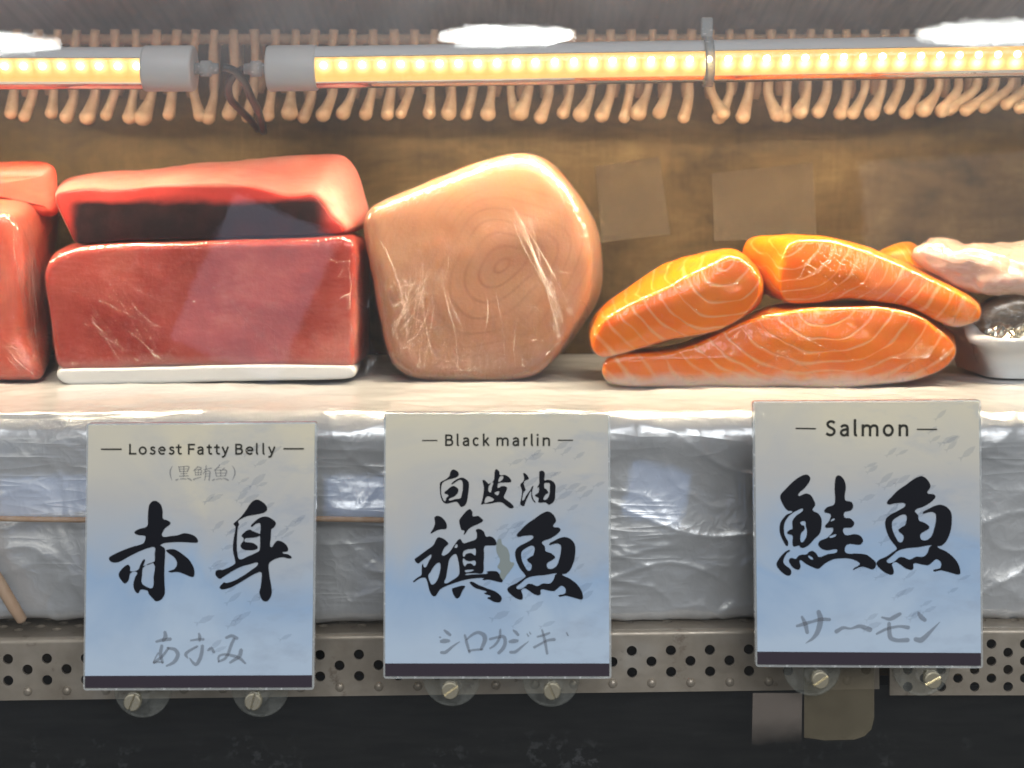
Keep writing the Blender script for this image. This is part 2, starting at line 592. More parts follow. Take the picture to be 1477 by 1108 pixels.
def m_cup():
    t = NT('clear_soft_cup')
    o = t.coord()
    n = t.noise(o, 260, 4, 0.6)
    gl = t.n('BsdfGlossy', {'Color': (1, 1, 1), 'Roughness': 0.18, 'Normal': t.bump(n, 0.3, 0.0008)}).outputs[0]
    tr = t.n('BsdfTransparent', {'Color': (0.93, 0.94, 0.92)}).outputs[0]
    df = t.n('BsdfDiffuse', {'Color': (0.70, 0.72, 0.68)}).outputs[0]
    lw = t.n('LayerWeight', {'Blend': 0.35}).outputs['Facing']
    s = t.mixs(t.rng(lw, 0.0, 1.0, 0.015, 0.10), tr, gl)
    spk = t.rng(n, 0.40, 0.75, 0.07, 0.18)
    return t.done(t.mixs(t.math('ADD', spk, t.rng(lw, 0.55, 1.0, 0, 0.22)), s, df))


def m_crease():
    t = NT('film_crease')
    # a crease is a tiny ridge: its lit flank faces up as much as forward
    nv = t.vmath('NORMALIZE', t.vmath('ADD', t.n('NewGeometry').outputs['Normal'], (0, 0, 1.1)))
    df = t.n('BsdfDiffuse', {'Color': (0.9, 0.9, 0.9), 'Normal': nv}).outputs[0]
    tl = t.n('BsdfTranslucent', {'Color': (0.88, 0.88, 0.88)}).outputs[0]
    gl = t.n('BsdfGlossy', {'Color': (0.95, 0.95, 0.95), 'Roughness': 0.35, 'Normal': nv}).outputs[0]
    w = t.mixs(0.3, t.mixs(0.2, df, tl), gl)
    return t.done(t.mixs(0.115, t.n('BsdfTransparent').outputs[0], w))


M = {}
M['wall'] = m_back_wall()
M['crease'] = m_crease()
M['ceiling'] = m_ceiling()
M['foil'] = m_foil()
M['glass'] = m_glass()
M['rail'] = m_rail()
M['panel'] = m_dark_panel()
M['frost'] = m_frost()
M['white_plastic'] = plain('white_lamp_plastic', (0.90, 0.90, 0.90), 0.3)
M['cap_plastic'] = plain('white_cap_plastic', (0.82, 0.80, 0.78), 0.4, sss=0.2, sssr=(1, 0.8, 0.6), ssss=0.003)
M['black_rubber'] = plain('black_cable_rubber', (0.02, 0.02, 0.022), 0.4)
M['cover'] = m_clear('clear_lamp_cover', 0.03)
M['cup'] = m_cup()
M['acrylic'] = m_clear('clear_card_acrylic', 0.30, (0.95, 0.97, 0.96))
M['clip'] = m_clear('milky_clip', 0.45)
M['brass'] = plain('pale_brass_screw', (0.80, 0.73, 0.54), 0.25, 0.85)
M['ink'] = m_ink('black_ink', (0.006, 0.007, 0.011))
M['ink_olive'] = m_ink('dark_grey_ink', (0.030, 0.030, 0.024))
M['ink_grey'] = m_ink('pale_grey_ink', (0.17, 0.185, 0.21), 0.40)
M['ink_fish'] = m_ink('pale_blue_ink', (0.27, 0.33, 0.42), 0.14)
M['ink_band'] = m_ink('dark_plum_ink', (0.040, 0.032, 0.043), 1.0, 0.4)
M['worn'] = m_ink('worn_print', (0.25, 0.29, 0.28), 0.9)
M['foam'] = plain('white_foam', (0.82, 0.82, 0.79), 0.45, sss=0.2, sssr=(1, 1, 1), ssss=0.004)


def emit(name, color, s):
    t = NT(name)
    return t.done(t.n('Emission', {'Color': color, 'Strength': s}).outputs[0])


M['led_strip'] = None
M['led_chip'] = emit('glowing_led', (1.0, 0.80, 0.42), 26.0)


def m_led_strip(s0, period):
    t = NT('glowing_strip')
    o = t.coord()
    X, Y, Z = t.n('SeparateXYZ', {0: o}).outputs
    n = t.noise(t.mapping(o, (60, 8, 8)), 6, 3)
    ph = t.math('SUBTRACT', t.math('FRACT', t.math('DIVIDE', t.math('SUBTRACT', X, s0), period)), 0.5)
    dx = t.math('MULTIPLY', ph, period)
    sd = t.math('SUBTRACT', t.math('ADD', t.math('MULTIPLY', Y, -0.53), t.math('MULTIPLY', Z, 0.848)), 0.0022)
    v = t.math('ADD', t.math('MULTIPLY', dx, dx), t.math('MULTIPLY', sd, sd))
    near = t.math('POWER', 2.718, t.math('DIVIDE', v, -0.0000095))
    c = t.mix(near, t.mix(n, (1.0, 0.44, 0.08), (1.0, 0.56, 0.15)), (1.0, 0.74, 0.34))
    e = t.math('MULTIPLY_ADD', near, 3.5, 1.9)
    return t.done(t.n('Emission', {'Color': c, 'Strength': e}).outputs[0])


# ------------------------------------------------------------------ the case
Z_LEDGE = -0.088
Y_EDGE = 0.055           # front face of the covered shelf
Y_WALL = 0.30
Z_CEIL = 0.100

# steel back wall
bm = bmesh.new()
add_box(bm, (-0.62, Y_WALL, -0.30), (0.62, Y_WALL + 0.02, Z_CEIL + 0.05))
o = bm_obj('case_wall', bm, M['wall'])
tag(o, 'brown stained steel back wall of the display case', 'wall')
bm = bmesh.new()
pr_ = [(Y_WALL - 0.002, Z_CEIL), (0.20, Z_CEIL + 0.022), (0.05, Z_CEIL + 0.095)]
cv = [[(bm.verts.new((x, y, z)), bm.verts.new((x, y + 0.004, z + 0.012))) for y, z in pr_] for x in (-0.62, 0.62)]
L_, R_ = cv
for i in range(2):
    bm.faces.new((L_[i][0], R_[i][0], R_[i + 1][0], L_[i + 1][0]))
    bm.faces.new((L_[i][1], L_[i + 1][1], R_[i + 1][1], R_[i][1]))
    bm.faces.new((L_[i][0], L_[i + 1][0], L_[i + 1][1], L_[i][1]))
    bm.faces.new((R_[i][0], R_[i][1], R_[i + 1][1], R_[i + 1][0]))
bm.faces.new((L_[2][0], R_[2][0], R_[2][1], L_[2][1]))
bm.faces.new((L_[0][0], L_[0][1], R_[0][1], R_[0][0]))
o = bm_obj('case_ceiling', bm, M['ceiling'])
tag(o, 'grey steel ceiling of the display case above the lamps', 'ceiling')
bm = bmesh.new()
add_box(bm, (-0.62, 0.075, -0.32), (0.62, Y_WALL - 0.003, -0.30))
add_box(bm, (-0.62, 0.062, -0.32), (0.62, 0.074, -0.2075))
o = bm_obj('case_base', bm, M['panel'])
tag(o, 'black lower front of the display case below the perforated rail', 'case base')


# the covered shelf: a wrinkled film mesh over a board
def vnoise(p, s, off=0.0):
    return mnoise.noise(Vector((p[0] * s + off, p[1] * s + off * 1.7, p[2] * s - off)))


def ridge(p, s, off=0.0):
    return 1.0 - abs(vnoise(p, s, off)) * 2.0


def build_foil():
    # profile (y, z, ny, nz) from the back along the top, over the rounded edge, down and back under
    prof = []
    zb = P(0, 902, Y_EDGE).z
    R = 0.012
    for y in np.linspace(Y_WALL - 0.004, Y_EDGE + R, 70):
        prof.append((y, Z_LEDGE, 0, 1))
    for a in np.linspace(0, math.pi / 2, 16)[1:]:
        prof.append((Y_EDGE + R - R * math.sin(a), Z_LEDGE - R + R * math.cos(a), -math.sin(a), math.cos(a)))
    for z in np.linspace(Z_LEDGE - R, zb + 0.006, 110)[1:]:
        prof.append((Y_EDGE, z, -1, 0))
    for a in np.linspace(0, math.pi / 2, 8)[1:]:
        prof.append((Y_EDGE + 0.006 - 0.006 * math.cos(a), zb + 0.006 - 0.006 * math.sin(a), -math.cos(a), -math.sin(a)))
    for y in np.linspace(Y_EDGE + 0.006, Y_EDGE + 0.10, 12)[1:]:
        prof.append((y, zb, 0, -1))
    xs = np.linspace(-0.40, 0.40, 620)
    vs = []
    for (y, z, ny, nz) in prof:
        top = max(0, nz)
        for x in xs:
            p = (x, y, z)
            wx = x + 0.010 * vnoise(p, 18, 3.3)
            q = (wx, y * 0.8 + 0.006 * vnoise(p, 25, 8.1), z + 0.008 * vnoise(p, 20, 5.5))
            # soft folds, a few long taut creases
            tilt = (q[0] * 0.55 + q[2] * 1.5, q[1], q[2] * 0.6 - q[0] * 0.7)
            tilt2 = (q[0] * 0.6 - q[2] * 1.4, q[1], q[2] * 0.7 + q[0] * 0.5)
            h = -0.0022 * abs(vnoise((q[0] * 0.7 + q[2] * 0.5, q[1], q[2] - q[0] * 0.3), 17, 12.0)) - 0.0014 * abs(vnoise((q[0] * 0.8 - q[2] * 0.5, q[1], q[2] + q[0] * 0.4), 38, 21.0))
            h += 0.0005 * max(0, ridge(tilt, 20, 1.1)) ** 9
            h += 0.0005 * max(0, ridge(tilt2, 17, 7.7)) ** 10
            h += 0.0004 * max(0, ridge(q, 45, 2.2)) ** 5
            h += 0.0020 * vnoise((q[0] * 0.6, q[1], q[2] * 1.6), 13, 4.4)
            h += 0.0007 * vnoise((q[0] * 0.8, q[1], q[2] * 1.4), 40, 1.4)
            if ny < -0.3 and nz >= -0.1:      # loose bulges under the edge
                dd = (Z_LEDGE - z)
                h += 0.0035 * math.exp(-((dd - 0.010) / 0.010) ** 2) * (0.5 + 0.9 * vnoise((x, 0, 0), 22, 9.0))
            if top > 0.9:
                h *= 0.45 if y > 0.09 else 0.7
                h += 0.0004 * ridge((q[0], q[1] * 2.2, 0), 55, 6.6)
            vs.append((x, y + ny * h, z + nz * h))
    n = len(xs)
    fs = [(i * n + j, i * n + j + 1, (i + 1) * n + j + 1, (i + 1) * n + j) for i in range(len(prof) - 1) for j in range(n - 1)]
    root = empty('display_shelf', (0, Y_EDGE, Z_LEDGE), 'long display shelf wrapped in crinkled silver white film, carrying all the fish', 'shelf')
    mesh_obj('film_cover', vs, fs, M['foil'], root)
    bm = bmesh.new()
    add_box(bm, (-0.40, Y_EDGE + 0.012, zb + 0.004), (0.40, Y_WALL - 0.006, Z_LEDGE - 0.006))
    bm_obj('board', bm, M['foam'], root)
    return root


build_foil()


# perforated rails (real holes)
def perforated(name, x0, x1, zt, zb, pitch, rowh, r, y, depth, label, blanks=True, phase=0.0, rows=(), bump_z=None, tilt=0.0):
    cx, cy, cz = (x0 + x1) / 2, y, zb
    root = empty(name, (cx, cy, cz), label, 'rail')

    def sheet(w0, w1, h0, h1, rows, part, to_world, thick):
        cu = bpy.data.curves.new('tmp', 'CURVE')
        cu.dimensions = '2D'
        cu.fill_mode = 'BOTH'
        cu.extrude = thick / 2

        def poly(pts):
            s = cu.splines.new('POLY')
            s.points.add(len(pts) - 1)
            for k, (a, b) in enumerate(pts):
                s.points[k].co = (a, b, 0, 1)
            s.use_cyclic_u = True
        poly([(w0, h0), (w1, h0), (w1, h1), (w0, h1)])
        for ri, h in enumerate(rows):
            k0 = math.floor((w0 - phase) / pitch) - 1
            for k in range(k0, k0 + int((w1 - w0) / pitch) + 4):
                c = phase + (k + 0.5 * (ri % 2)) * pitch
                if c - r * 1.15 < w0 or c + r * 1.15 > w1:
                    continue
                poly([(c + r * math.cos(t), h + r * math.sin(t)) for t in (2 * math.pi * j / 20 for j in range(20))])
        ob = bpy.data.objects.new('tmp', cu)
        COL.objects.link(ob)
        dg = bpy.context.evaluated_depsgraph_get()
        me = bpy.data.meshes.new_from_object(ob.evaluated_get(dg))
        vs = [to_world(v.co) for v in me.vertices]
        fs = [tuple(p.vertices) for p in me.polygons]
        bpy.data.objects.remove(ob)
        bpy.data.curves.remove(cu)
        bpy.data.meshes.remove(me)
        return mesh_obj(part, vs, fs, M['rail'], root, smooth=False)
    R = 0.0016
    rows = [h for h in rows if h - r * 1.15 > zb and h + r * 1.1 < zt - R]
    sheet(x0, x1, zb, zt - R, rows, 'front_flange', lambda c: Vector((c[0], y + c[2], c[1])), 0.0012)
    trows = [0.012 + rowh * i for i in range(int((depth - 0.016) / rowh))]
    sheet(x0, x1, R, depth, trows, 'top_flange', lambda c: Vector((c[0], y + c[1], zt + c[2])), 0.0012)
    bm = bmesh.new()
    k = 10
    prev = None
    for i in range(k + 1):
        a = math.pi / 2 * i / k
        yy, zz = y + R - R * math.cos(a), zt - R + R * math.sin(a)
        cur = (bm.verts.new((x0, yy - 0.0006 * math.cos(a), zz + 0.0006 * math.sin(a))), bm.verts.new((x1, yy - 0.0006 * math.cos(a), zz + 0.0006 * math.sin(a))))
        if prev:
            bm.faces.new((prev[0], prev[1], cur[1], cur[0]))
        prev = cur
    bm_obj('rolled_edge', bm, M['rail'], root, True)
    if blanks:      # unpunched dimples along the lower edge
        k0 = math.floor((x0 - phase) / pitch)
        for j in range(k0, k0 + int((x1 - x0) / pitch) + 2):
            c = phase + (j + 0.5 * (len(rows) % 2)) * pitch
            if c - r < x0 or c + r > x1:
                continue
            bm = bmesh.new()
            lathe(bm, [(0, -0.0012), (r * 0.55, -0.0011), (r * 0.85, -0.0004), (r, 0.0004)], (c, y - 0.0006, bump_z), n=18)
            bm_obj('dimple', bm, M['rail'], root, True)
    root.rotation_euler = (0, rad(tilt), 0)
    return root


yr = 0.048
xr0, xr1 = P(-60, 0, yr).x, P(1268, 0, yr).x
Zr = lambda v: P(0, v, yr).z
perforated('perforated_rail', xr0, xr1, Zr(915), Zr(1002), 56.2 * px(yr), 16 * px(yr), 7.4 * px(yr), yr, 0.10,
           'long dull steel perforated rail under the film covered shelf', True, P(912, 0, yr).x, [Zr(v) for v in (927, 942.5, 958, 973.5)], Zr(989), -0.75)
perforated('perforated_rail', P(1281, 0, yr).x, P(1545, 0, yr).x, Zr(906), Zr(1000), 48 * px(yr), 12.2 * px(yr), 7.0 * px(yr), yr - 0.002, 0.10,
           'short perforated steel rail at the right with closely packed holes', False, P(1427, 0, yr).x, [Zr(914 + 12.3 * k) for k in range(7)], None, 0.0)

# glass pane
bm = bmesh.new()
add_box(bm, (-0.62, 0.012, -0.34), (0.62, 0.018, 0.30))
o = bm_obj('glass_pane', bm, M['glass'])
tag(o, 'clear front glass of the display case with lamp reflections', 'glass')

# ------------------------------------------------------------------ cooling coil behind the lamps
random.seed(4)
yc = 0.235
coil = empty('cooling_coil', (0, yc, Z_CEIL), 'row of frosted hooked cooling pipes hanging behind the lamp tubes', 'cooling coil')
bm = bmesh.new()
add_tube(bm, [(-0.5, yc + 0.02, Z_CEIL - 0.0035), (0.5, yc + 0.02, Z_CEIL - 0.0035)], 0.003, 12)
bm_obj('header_pipe', bm, M['frost'], coil, True)
u = -8.0
for i in range(54):
    u += 28.6 * (1 if u < 1150 else 0.94)
    y = yc + random.uniform(-0.003, 0.003)
    lean = random.uniform(1, 11) + max(0, (u - 1180) / 290) * 22
    if random.random() < 0.08:
        lean = -random.uniform(6, 16)
    vb = 166 + random.uniform(-4, 4) - max(0, (u - 1100) / 380) * 12
    flare = random.uniform(1.35, 1.9)
    pts, rr = [], []
    top = P(u + 5, 20, y)
    for k, s in enumerate(np.linspace(0, 1, 16)):
        v = 43 + (vb - 43) * s
        bend = max(0, (s - 0.70) / 0.30)
        du = -lean * bend ** 1.4 * 1.3 + 4 * (1 - s) + 2.0 * math.sin(s * 5 + i)
        p = P(u + du, v, y - 0.006 * bend ** 2)
        pts.append(p)
        rr.append(0.0025 * (1 + 0.10 * math.sin(i * 1.7 + s * 9)) * (1 + (flare - 1) * bend ** 2))
    t = (pts[-1] - pts[-2]).normalized()
    for a in (0.3, 0.6, 0.85, 0.98):
        pts.append(pts[15] + t * rr[15] * a)
        rr.append(rr[15] * math.sqrt(max(0.02, 1 - a * a)))
    bm = bmesh.new()
    add_tube(bm, pts, rr, 12)
    bm_obj('cooling_pipe', bm, M['frost'], coil, True)
# second row of straight pipes behind
u = 4.0
for i in range(44):
    u += 34.0
    y = 0.275
    bm = bmesh.new()
    vb = 140 + random.uniform(-6, 4)
    pts = [P(u + 3 * math.sin(i), 58, y), P(u, vb - 30, y), P(u - 1, vb - 12, y), P(u - 2, vb, y)]
    add_tube(bm, pts, [0.0028, 0.0028, 0.0030, 0.0018], 10)
    bm_obj('cooling_pipe', bm, M['frost'], coil, True)


# ------------------------------------------------------------------ lamp tubes
def lamp_tube(ua, va, ub, vb, capside, label, clip_u=None):
    """axis from pixel (ua,va) to (ub,vb); capside: +1 cap at the b end, -1 at the a end"""
    y = 0.14
    A, B = P(ua, va, y), P(ub, vb, y)
    R = 0.0105
    root = empty('lamp_tube', A, label, 'lamp')
    ax = (B - A).normalized()
    L = (B - A).length
    up = Vector((0, 0, 1))
    up = (up - ax * up.dot(ax)).normalized()
    fw = ax.cross(up)                    # +y or -y
    if fw.y > 0:
        fw = -fw                         # towards the viewer
    capl = 68 * px(y)

    def ringpt(s, ang, r):              # angle 0 = towards the viewer, 90 = up
        a = rad(ang)
        return A + ax * s + (fw * math.cos(a) + up * math.sin(a)) * r
    s0, s1 = (0, L - capl) if capside > 0 else (capl, L)

    def shell(name, a0, a1, r, mat, thick=0.0008, n=48):
        vs, fs = [], []
        for s in (s0, s1):
            for rr in (r, r - thick):
                for k in range(n + 1):
                    vs.append(ringpt(s, a0 + (a1 - a0) * k / n, rr))
        m = n + 1
        for k in range(n):
            fs.append((k, k + 1, 2 * m + k + 1, 2 * m + k))
            fs.append((m + k, 3 * m + k, 3 * m + k + 1, m + k + 1))
            fs.append((k, m + k, m + k + 1, k + 1))
            fs.append((2 * m + k, 2 * m + k + 1, 3 * m + k + 1, 3 * m + k))
        fs.append((0, 2 * m, 3 * m, m))
        fs.append((n, m + n, 3 * m + n, 2 * m + n))
        return mesh_obj(name, vs, fs, mat, root, False)
    shell('housing', 25, 215, R, M['white_plastic'])
    shell('cover', -140, 24, R - 0.0002, M['cover'], 0.0005)
    # glowing circuit board across the tube, its face tilted down to the front
    strip_n = (fw * math.cos(rad(-32)) + up * math.sin(rad(-32)))
    side = (fw * math.sin(rad(32)) + up * math.cos(rad(32)))
    c0 = strip_n * 0.0012
    hw = 0.0088
    vs = []
    for s in (s0, s1):
        for k in (-1, 1):
            for d in (0, -0.0010):
                vs.append(A + ax * s + c0 + side * hw * k + strip_n * d)
    fs = [(0, 4, 6, 2), (1, 3, 7, 5), (0, 1, 5, 4), (2, 6, 7, 3), (0, 2, 3, 1), (4, 5, 7, 6)]
    n = int((s1 - s0) / (28.3 * px(y)))
    strip = mesh_obj('led_strip', vs, fs, m_led_strip(s0, (s1 - s0) / (n + 1)), root, False)
    for k in range(n + 1):
        s = s0 + (s1 - s0) * (k + 0.5) / (n + 1)
        bm = bmesh.new()
        cpt = A + ax * s + c0 + strip_n * 0.0004 + side * 0.0022
        vs = [cpt + ax * 0.0017 * math.cos(q) * e_ + side * 0.0017 * math.sin(q) * e_ + strip_n * d_
              for d_, e_ in ((0, 1), (0.0006, 1), (0.0011, 0.7)) for q in (2 * math.pi * j / 14 for j in range(14))]
        fs = [(r_ * 14 + j, r_ * 14 + (j + 1) % 14, r_ * 14 + 14 + (j + 1) % 14, r_ * 14 + 14 + j) for r_ in (0, 1) for j in range(14)] + [tuple(range(28, 42))]
        bm.free()
        ch = mesh_obj('led_chip', vs, fs, M['led_chip'], None, False, origin=cpt)
        ch.parent = strip
        ch.location = cpt - A
    # end cap
    bm = bmesh.new()
    c0, c1 = (s1, L) if capside > 0 else (0, s0)
    d = 1 if capside > 0 else -1
    e = c1 if capside > 0 else c0
    b = c0 if capside > 0 else c1
    prof = [(b - d * 0.0012, R - 0.0005), (b - d * 0.0012, R + 0.0006), (b, R + 0.0008), (e - d * 0.0012, R + 0.0008), (e - d * 0.0003, R + 0.0003), (e, R - 0.001), (e, 0.0001)]
    rings = [[bm.verts.new(ringpt(s, 360 * k / 40, r)) for k in range(40)] for s, r in prof]
    for r1, r2 in zip(rings, rings[1:]):
        for k in range(40):
            bm.faces.new((r1[k], r1[(k + 1) % 40], r2[(k + 1) % 40], r2[k]))
    bm_obj('end_cap', bm, M['cap_plastic'], root, True)
    # socket
    bm = bmesh.new()
    w = 0.0115
    add_tube(bm, [A + ax * e, A + ax * (e + d * 0.003), A + ax * (e + d * 0.0031), A + ax * (e + d * 0.008), A + ax * (e + d * 0.0081), A + ax * (e + d * w)],
             [0.0028, 0.0028, 0.0040, 0.0040, 0.0030, 0.0026], 16)
    bm_obj('socket', bm, M['clip'], root, True)
    if clip_u is not None:
        s = (clip_u - ua) * px(y)
        vs, fs = [], []
        n = 20
        prof2 = []
        for k in range(n + 1):
            prof2.append((R + 0.0009, -100 + 250 * k / n))
        for wdt in (-0.0022, 0.0022):
            for r in (R + 0.0006, R + 0.0020):
                for _, a in prof2:
                    vs.append(ringpt(s + wdt, a, r))
        m = n + 1
        for k in range(n):
            fs.append((k, k + 1, 2 * m + k + 1, 2 * m + k))
            fs.append((m + k, 3 * m + k, 3 * m + k + 1, m + k + 1))
            fs.append((k, m + k, m + k + 1, k + 1))
            fs.append((2 * m + k, 2 * m + k + 1, 3 * m + k + 1, 3 * m + k))
        mesh_obj('clip', vs, fs, M['clip'], root)
        bm = bmesh.new()
        c = ringpt(s, 90, R + 0.002)
        add_box(bm, c + Vector((-0.0028, -0.002, -0.0008)), c + Vector((0.0028, 0.002, 0.009)), 0.0008)
        bm_obj('clip_post', bm, M['clip'], root)
    # the light it gives
    sm = (s0 + s1) / 2
    for off, tgt, pw, wd in ((fw * 0.003 - up * 0.0130, -up * 0.98 + Vector((0, 0.12, 0)), 1.4, 0.006),
                             (-fw * 0.0125 - up * 0.004, Vector((0, 1, 0)) - up * 1.1, 0.13, 0.006)):
        c = A + ax * sm + off
        lo = area('lamp_light', c, c + tgt, wd, s1 - s0, pw * (s1 - s0) / 0.4, (1.0, 0.82, 0.58))
        zd = (-tgt).normalized()
        yd = (ax - zd * ax.dot(zd)).normalized()      # long side along the tube
        xd = yd.cross(zd)
        mw = Matrix((xd, yd, zd)).transposed().to_4x4()
        mw.translation = c
        lo.matrix_world = mw
    return root


lamp_tube(-330, 99, 281, 99, 1, 'short glowing lamp tube at the left with its white cap beside the cable', )
lamp_tube(386, 99, 1700, 78, -1, 'long glowing lamp tube running to the right above marlin and salmon', 1020)

for pts, lab in ((((322, 97), (338, 102), (352, 118), (362, 140), (372, 160), (376, 172), (380, 190)), 'black cable dropping from the left lamp tube socket'),
                 (((352, 99), (340, 106), (330, 122), (332, 142), (346, 158), (360, 172), (372, 186)), 'black cable dropping from the right lamp tube socket')):
    bm = bmesh.new()
    cp = catmull([(a, b) for a, b in pts], 6, False)
    yy = 0.14 if 'left lamp' in lab else 0.147
    add_tube(bm, [P(a, b, yy + 0.07 * (k / len(cp)) ** 2) for k, (a, b) in enumerate(cp)], 0.0020, 10)
    o = bm_obj('cable', bm, M['black_rubber'], None, True)
    tag(o, lab, 'cable')

# thin, partly transparent pale squares set on the back wall
t = NT('pale_square')
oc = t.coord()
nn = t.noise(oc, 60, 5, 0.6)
wall_patch = t.done(t.mixs(0.30, t.n('BsdfTransparent').outputs[0], t.bsdf(color=t.ramp(nn, [(0.3, (0.24, 0.165, 0.09)), (0.7, (0.34, 0.245, 0.15))]), rough=0.7)))
for quad, lab in ((((858, 240), (951, 226), (967, 338), (868, 350)), 'tilted pale square patch on the back wall beside the marlin'),
                  (((1027, 250), (1172, 234), (1178, 342), (1030, 348)), 'wide pale square patch on the back wall above the salmon')):
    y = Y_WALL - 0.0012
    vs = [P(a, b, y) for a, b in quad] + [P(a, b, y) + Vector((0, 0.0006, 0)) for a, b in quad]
    o = mesh_obj('pale_patch', vs, [(0, 1, 2, 3), (4, 7, 6, 5), (0, 4, 5, 1), (1, 5, 6, 2), (2, 6, 7, 3), (3, 7, 4, 0)], wall_patch, None, False)
    tag(o, lab, 'wall_patch')


# ------------------------------------------------------------------ fish
def contact_y(v):
    """depth at which the shelf top is seen at pixel row v"""
    return -Z_LEDGE * F / (v - HOR) + CAM_Y


def loft(front, back, yF, yB, r=0.005, bulge=0.003, k=8, nside=14, lump=0.0006, lumps=40, grow=0.0, seed=0.0, rounding=5):
    """solid between a front outline and a back outline, both in photo pixels with matching points,
    with rounded rims.  Returns verts, faces in world space."""
    f2 = catmull(front, k)
    b2 = catmull(back, k)
    N = 220
    seg = np.linalg.norm(np.roll(f2, -1, 0) - f2, axis=1)
    cum = np.concatenate([[0], np.cumsum(seg)])
    tt = np.linspace(0, cum[-1], N, endpoint=False)
    f2 = np.stack([np.interp(tt, cum, np.append(f2[:, i], f2[0, i])) for i in (0, 1)], 1)
    b2 = np.stack([np.interp(tt, cum, np.append(b2[:, i], b2[0, i])) for i in (0, 1)], 1)
    for _ in range(rounding):
        f2 = (np.roll(f2, 1, 0) + 2 * f2 + np.roll(f2, -1, 0)) / 4
        b2 = (np.roll(b2, 1, 0) + 2 * b2 + np.roll(b2, -1, 0)) / 4
    n = len(f2)
    A = np.array([[*P(u, v, yF)] for u, v in f2])
    B = np.array([[*P(u, v, yB)] for u, v in b2])

    def normals(X):
        t = np.roll(X, -2, 0) - np.roll(X, 2, 0)
        nn = np.stack([-t[:, 2], np.zeros(len(X)), t[:, 0]], 1)
        nn /= np.linalg.norm(nn, axis=1)[:, None] + 1e-12
        c = X.mean(0)
        area_ = 0.5 * np.sum(X[:, 0] * np.roll(X[:, 2], -1) - np.roll(X[:, 0], -1) * X[:, 2])
        return nn if area_ < 0 else -nn         # outward

    nA, nB = normals(A), normals(B)
    for _ in range(12):
        nA = (np.roll(nA, 1, 0) + nA * 2 + np.roll(nA, -1, 0)) / 4
        nB = (np.roll(nB, 1, 0) + nB * 2 + np.roll(nB, -1, 0)) / 4
    A = A + nA * grow
    B = B + nB * grow
    cA, cB = A.mean(0), B.mean(0)
    rings = []
    nc = 14
    # front cap
    Ain = A - nA * r
    for _ in range(14):
        Ain = (np.roll(Ain, 1, 0) + 2 * Ain + np.roll(Ain, -1, 0)) / 4
    for i in range(1, nc + 1):
        s = i / nc
        R_ = cA + (Ain - cA) * s
        R_[:, 1] = yF - grow - bulge * (1 - s ** 2.5)
        rings.append(R_)
    for a in np.linspace(0, math.pi / 2, 7)[1:]:
        R_ = A - nA * r * (1 - math.sin(a))
        R_[:, 1] = yF - grow + r * (1 - math.cos(a))
        rings.append(R_)
    A1, B1 = A.copy(), B.copy()
    A1[:, 1] = yF - grow + r
    B1[:, 1] = yB + grow - r
    for i in range(1, nside):
        s = i / nside
        bow = 0.0006 * math.sin(math.pi * s)
        rings.append(A1 * (1 - s) + B1 * s + (nA * (1 - s) + nB * s) * bow)
    for a in np.linspace(math.pi / 2, 0, 7):
        R_ = B - nB * r * (1 - math.sin(a))
        R_[:, 1] = yB + grow - r * (1 - math.cos(a))
        rings.append(R_)
    Bin = B - nB * r
    for i in range(nc - 1, 0, -2):
        s = i / nc
        R_ = cB + (Bin - cB) * s
        R_[:, 1] = yB + grow + bulge * (1 - s ** 2.5)
        rings.append(R_)
    verts = [Vector(p) for R_ in rings for p in R_]
    nr = len(rings)
    faces = [(i * n + j, i * n + (j + 1) % n, (i + 1) * n + (j + 1) % n, (i + 1) * n + j) for i in range(nr - 1) for j in range(n)]
    c0 = len(verts)
    verts.append(Vector((cA[0], yF - grow - bulge, cA[2])))
    verts.append(Vector((cB[0], yB + grow + bulge, cB[2])))
    for j in range(n):
        faces.append((c0, (j + 1) % n, j))
        faces.append((c0 + 1, (nr - 1) * n + j, (nr - 1) * n + (j + 1) % n))
    out = []
    for v in verts:
        d = mnoise.noise_vector(v * lumps + Vector((seed, seed * 2, 0))) * lump
        d += mnoise.noise_vector(v * lumps * 3.1 + Vector((seed, 0, 5))) * lump * 0.3
        out.append(v + d)
    # face winding outward
    area_ = 0.5 * np.sum(A[:, 0] * np.roll(A[:, 2], -1) - np.roll(A[:, 0], -1) * A[:, 2])
    if area_ > 0:
        faces = [tuple(reversed(f)) for f in faces]
    faces = [tuple(reversed(f)) for f in faces]
    return out, faces


def crop(pts, s, u0, v0):
    return [(u0 + a / s, v0 + b / s) for a, b in pts]


def set_wrap_noise(vs, c, amp, zlow):
    out = []
    for v in vs:
        k = 1.0 + 1.6 * max(0, 1 - (v.z - zlow) / 0.02)
        a = abs(mnoise.noise(v * 120))
        out.append(v + (v - c).normalized() * amp * k * (1 - a * 2))
    return out


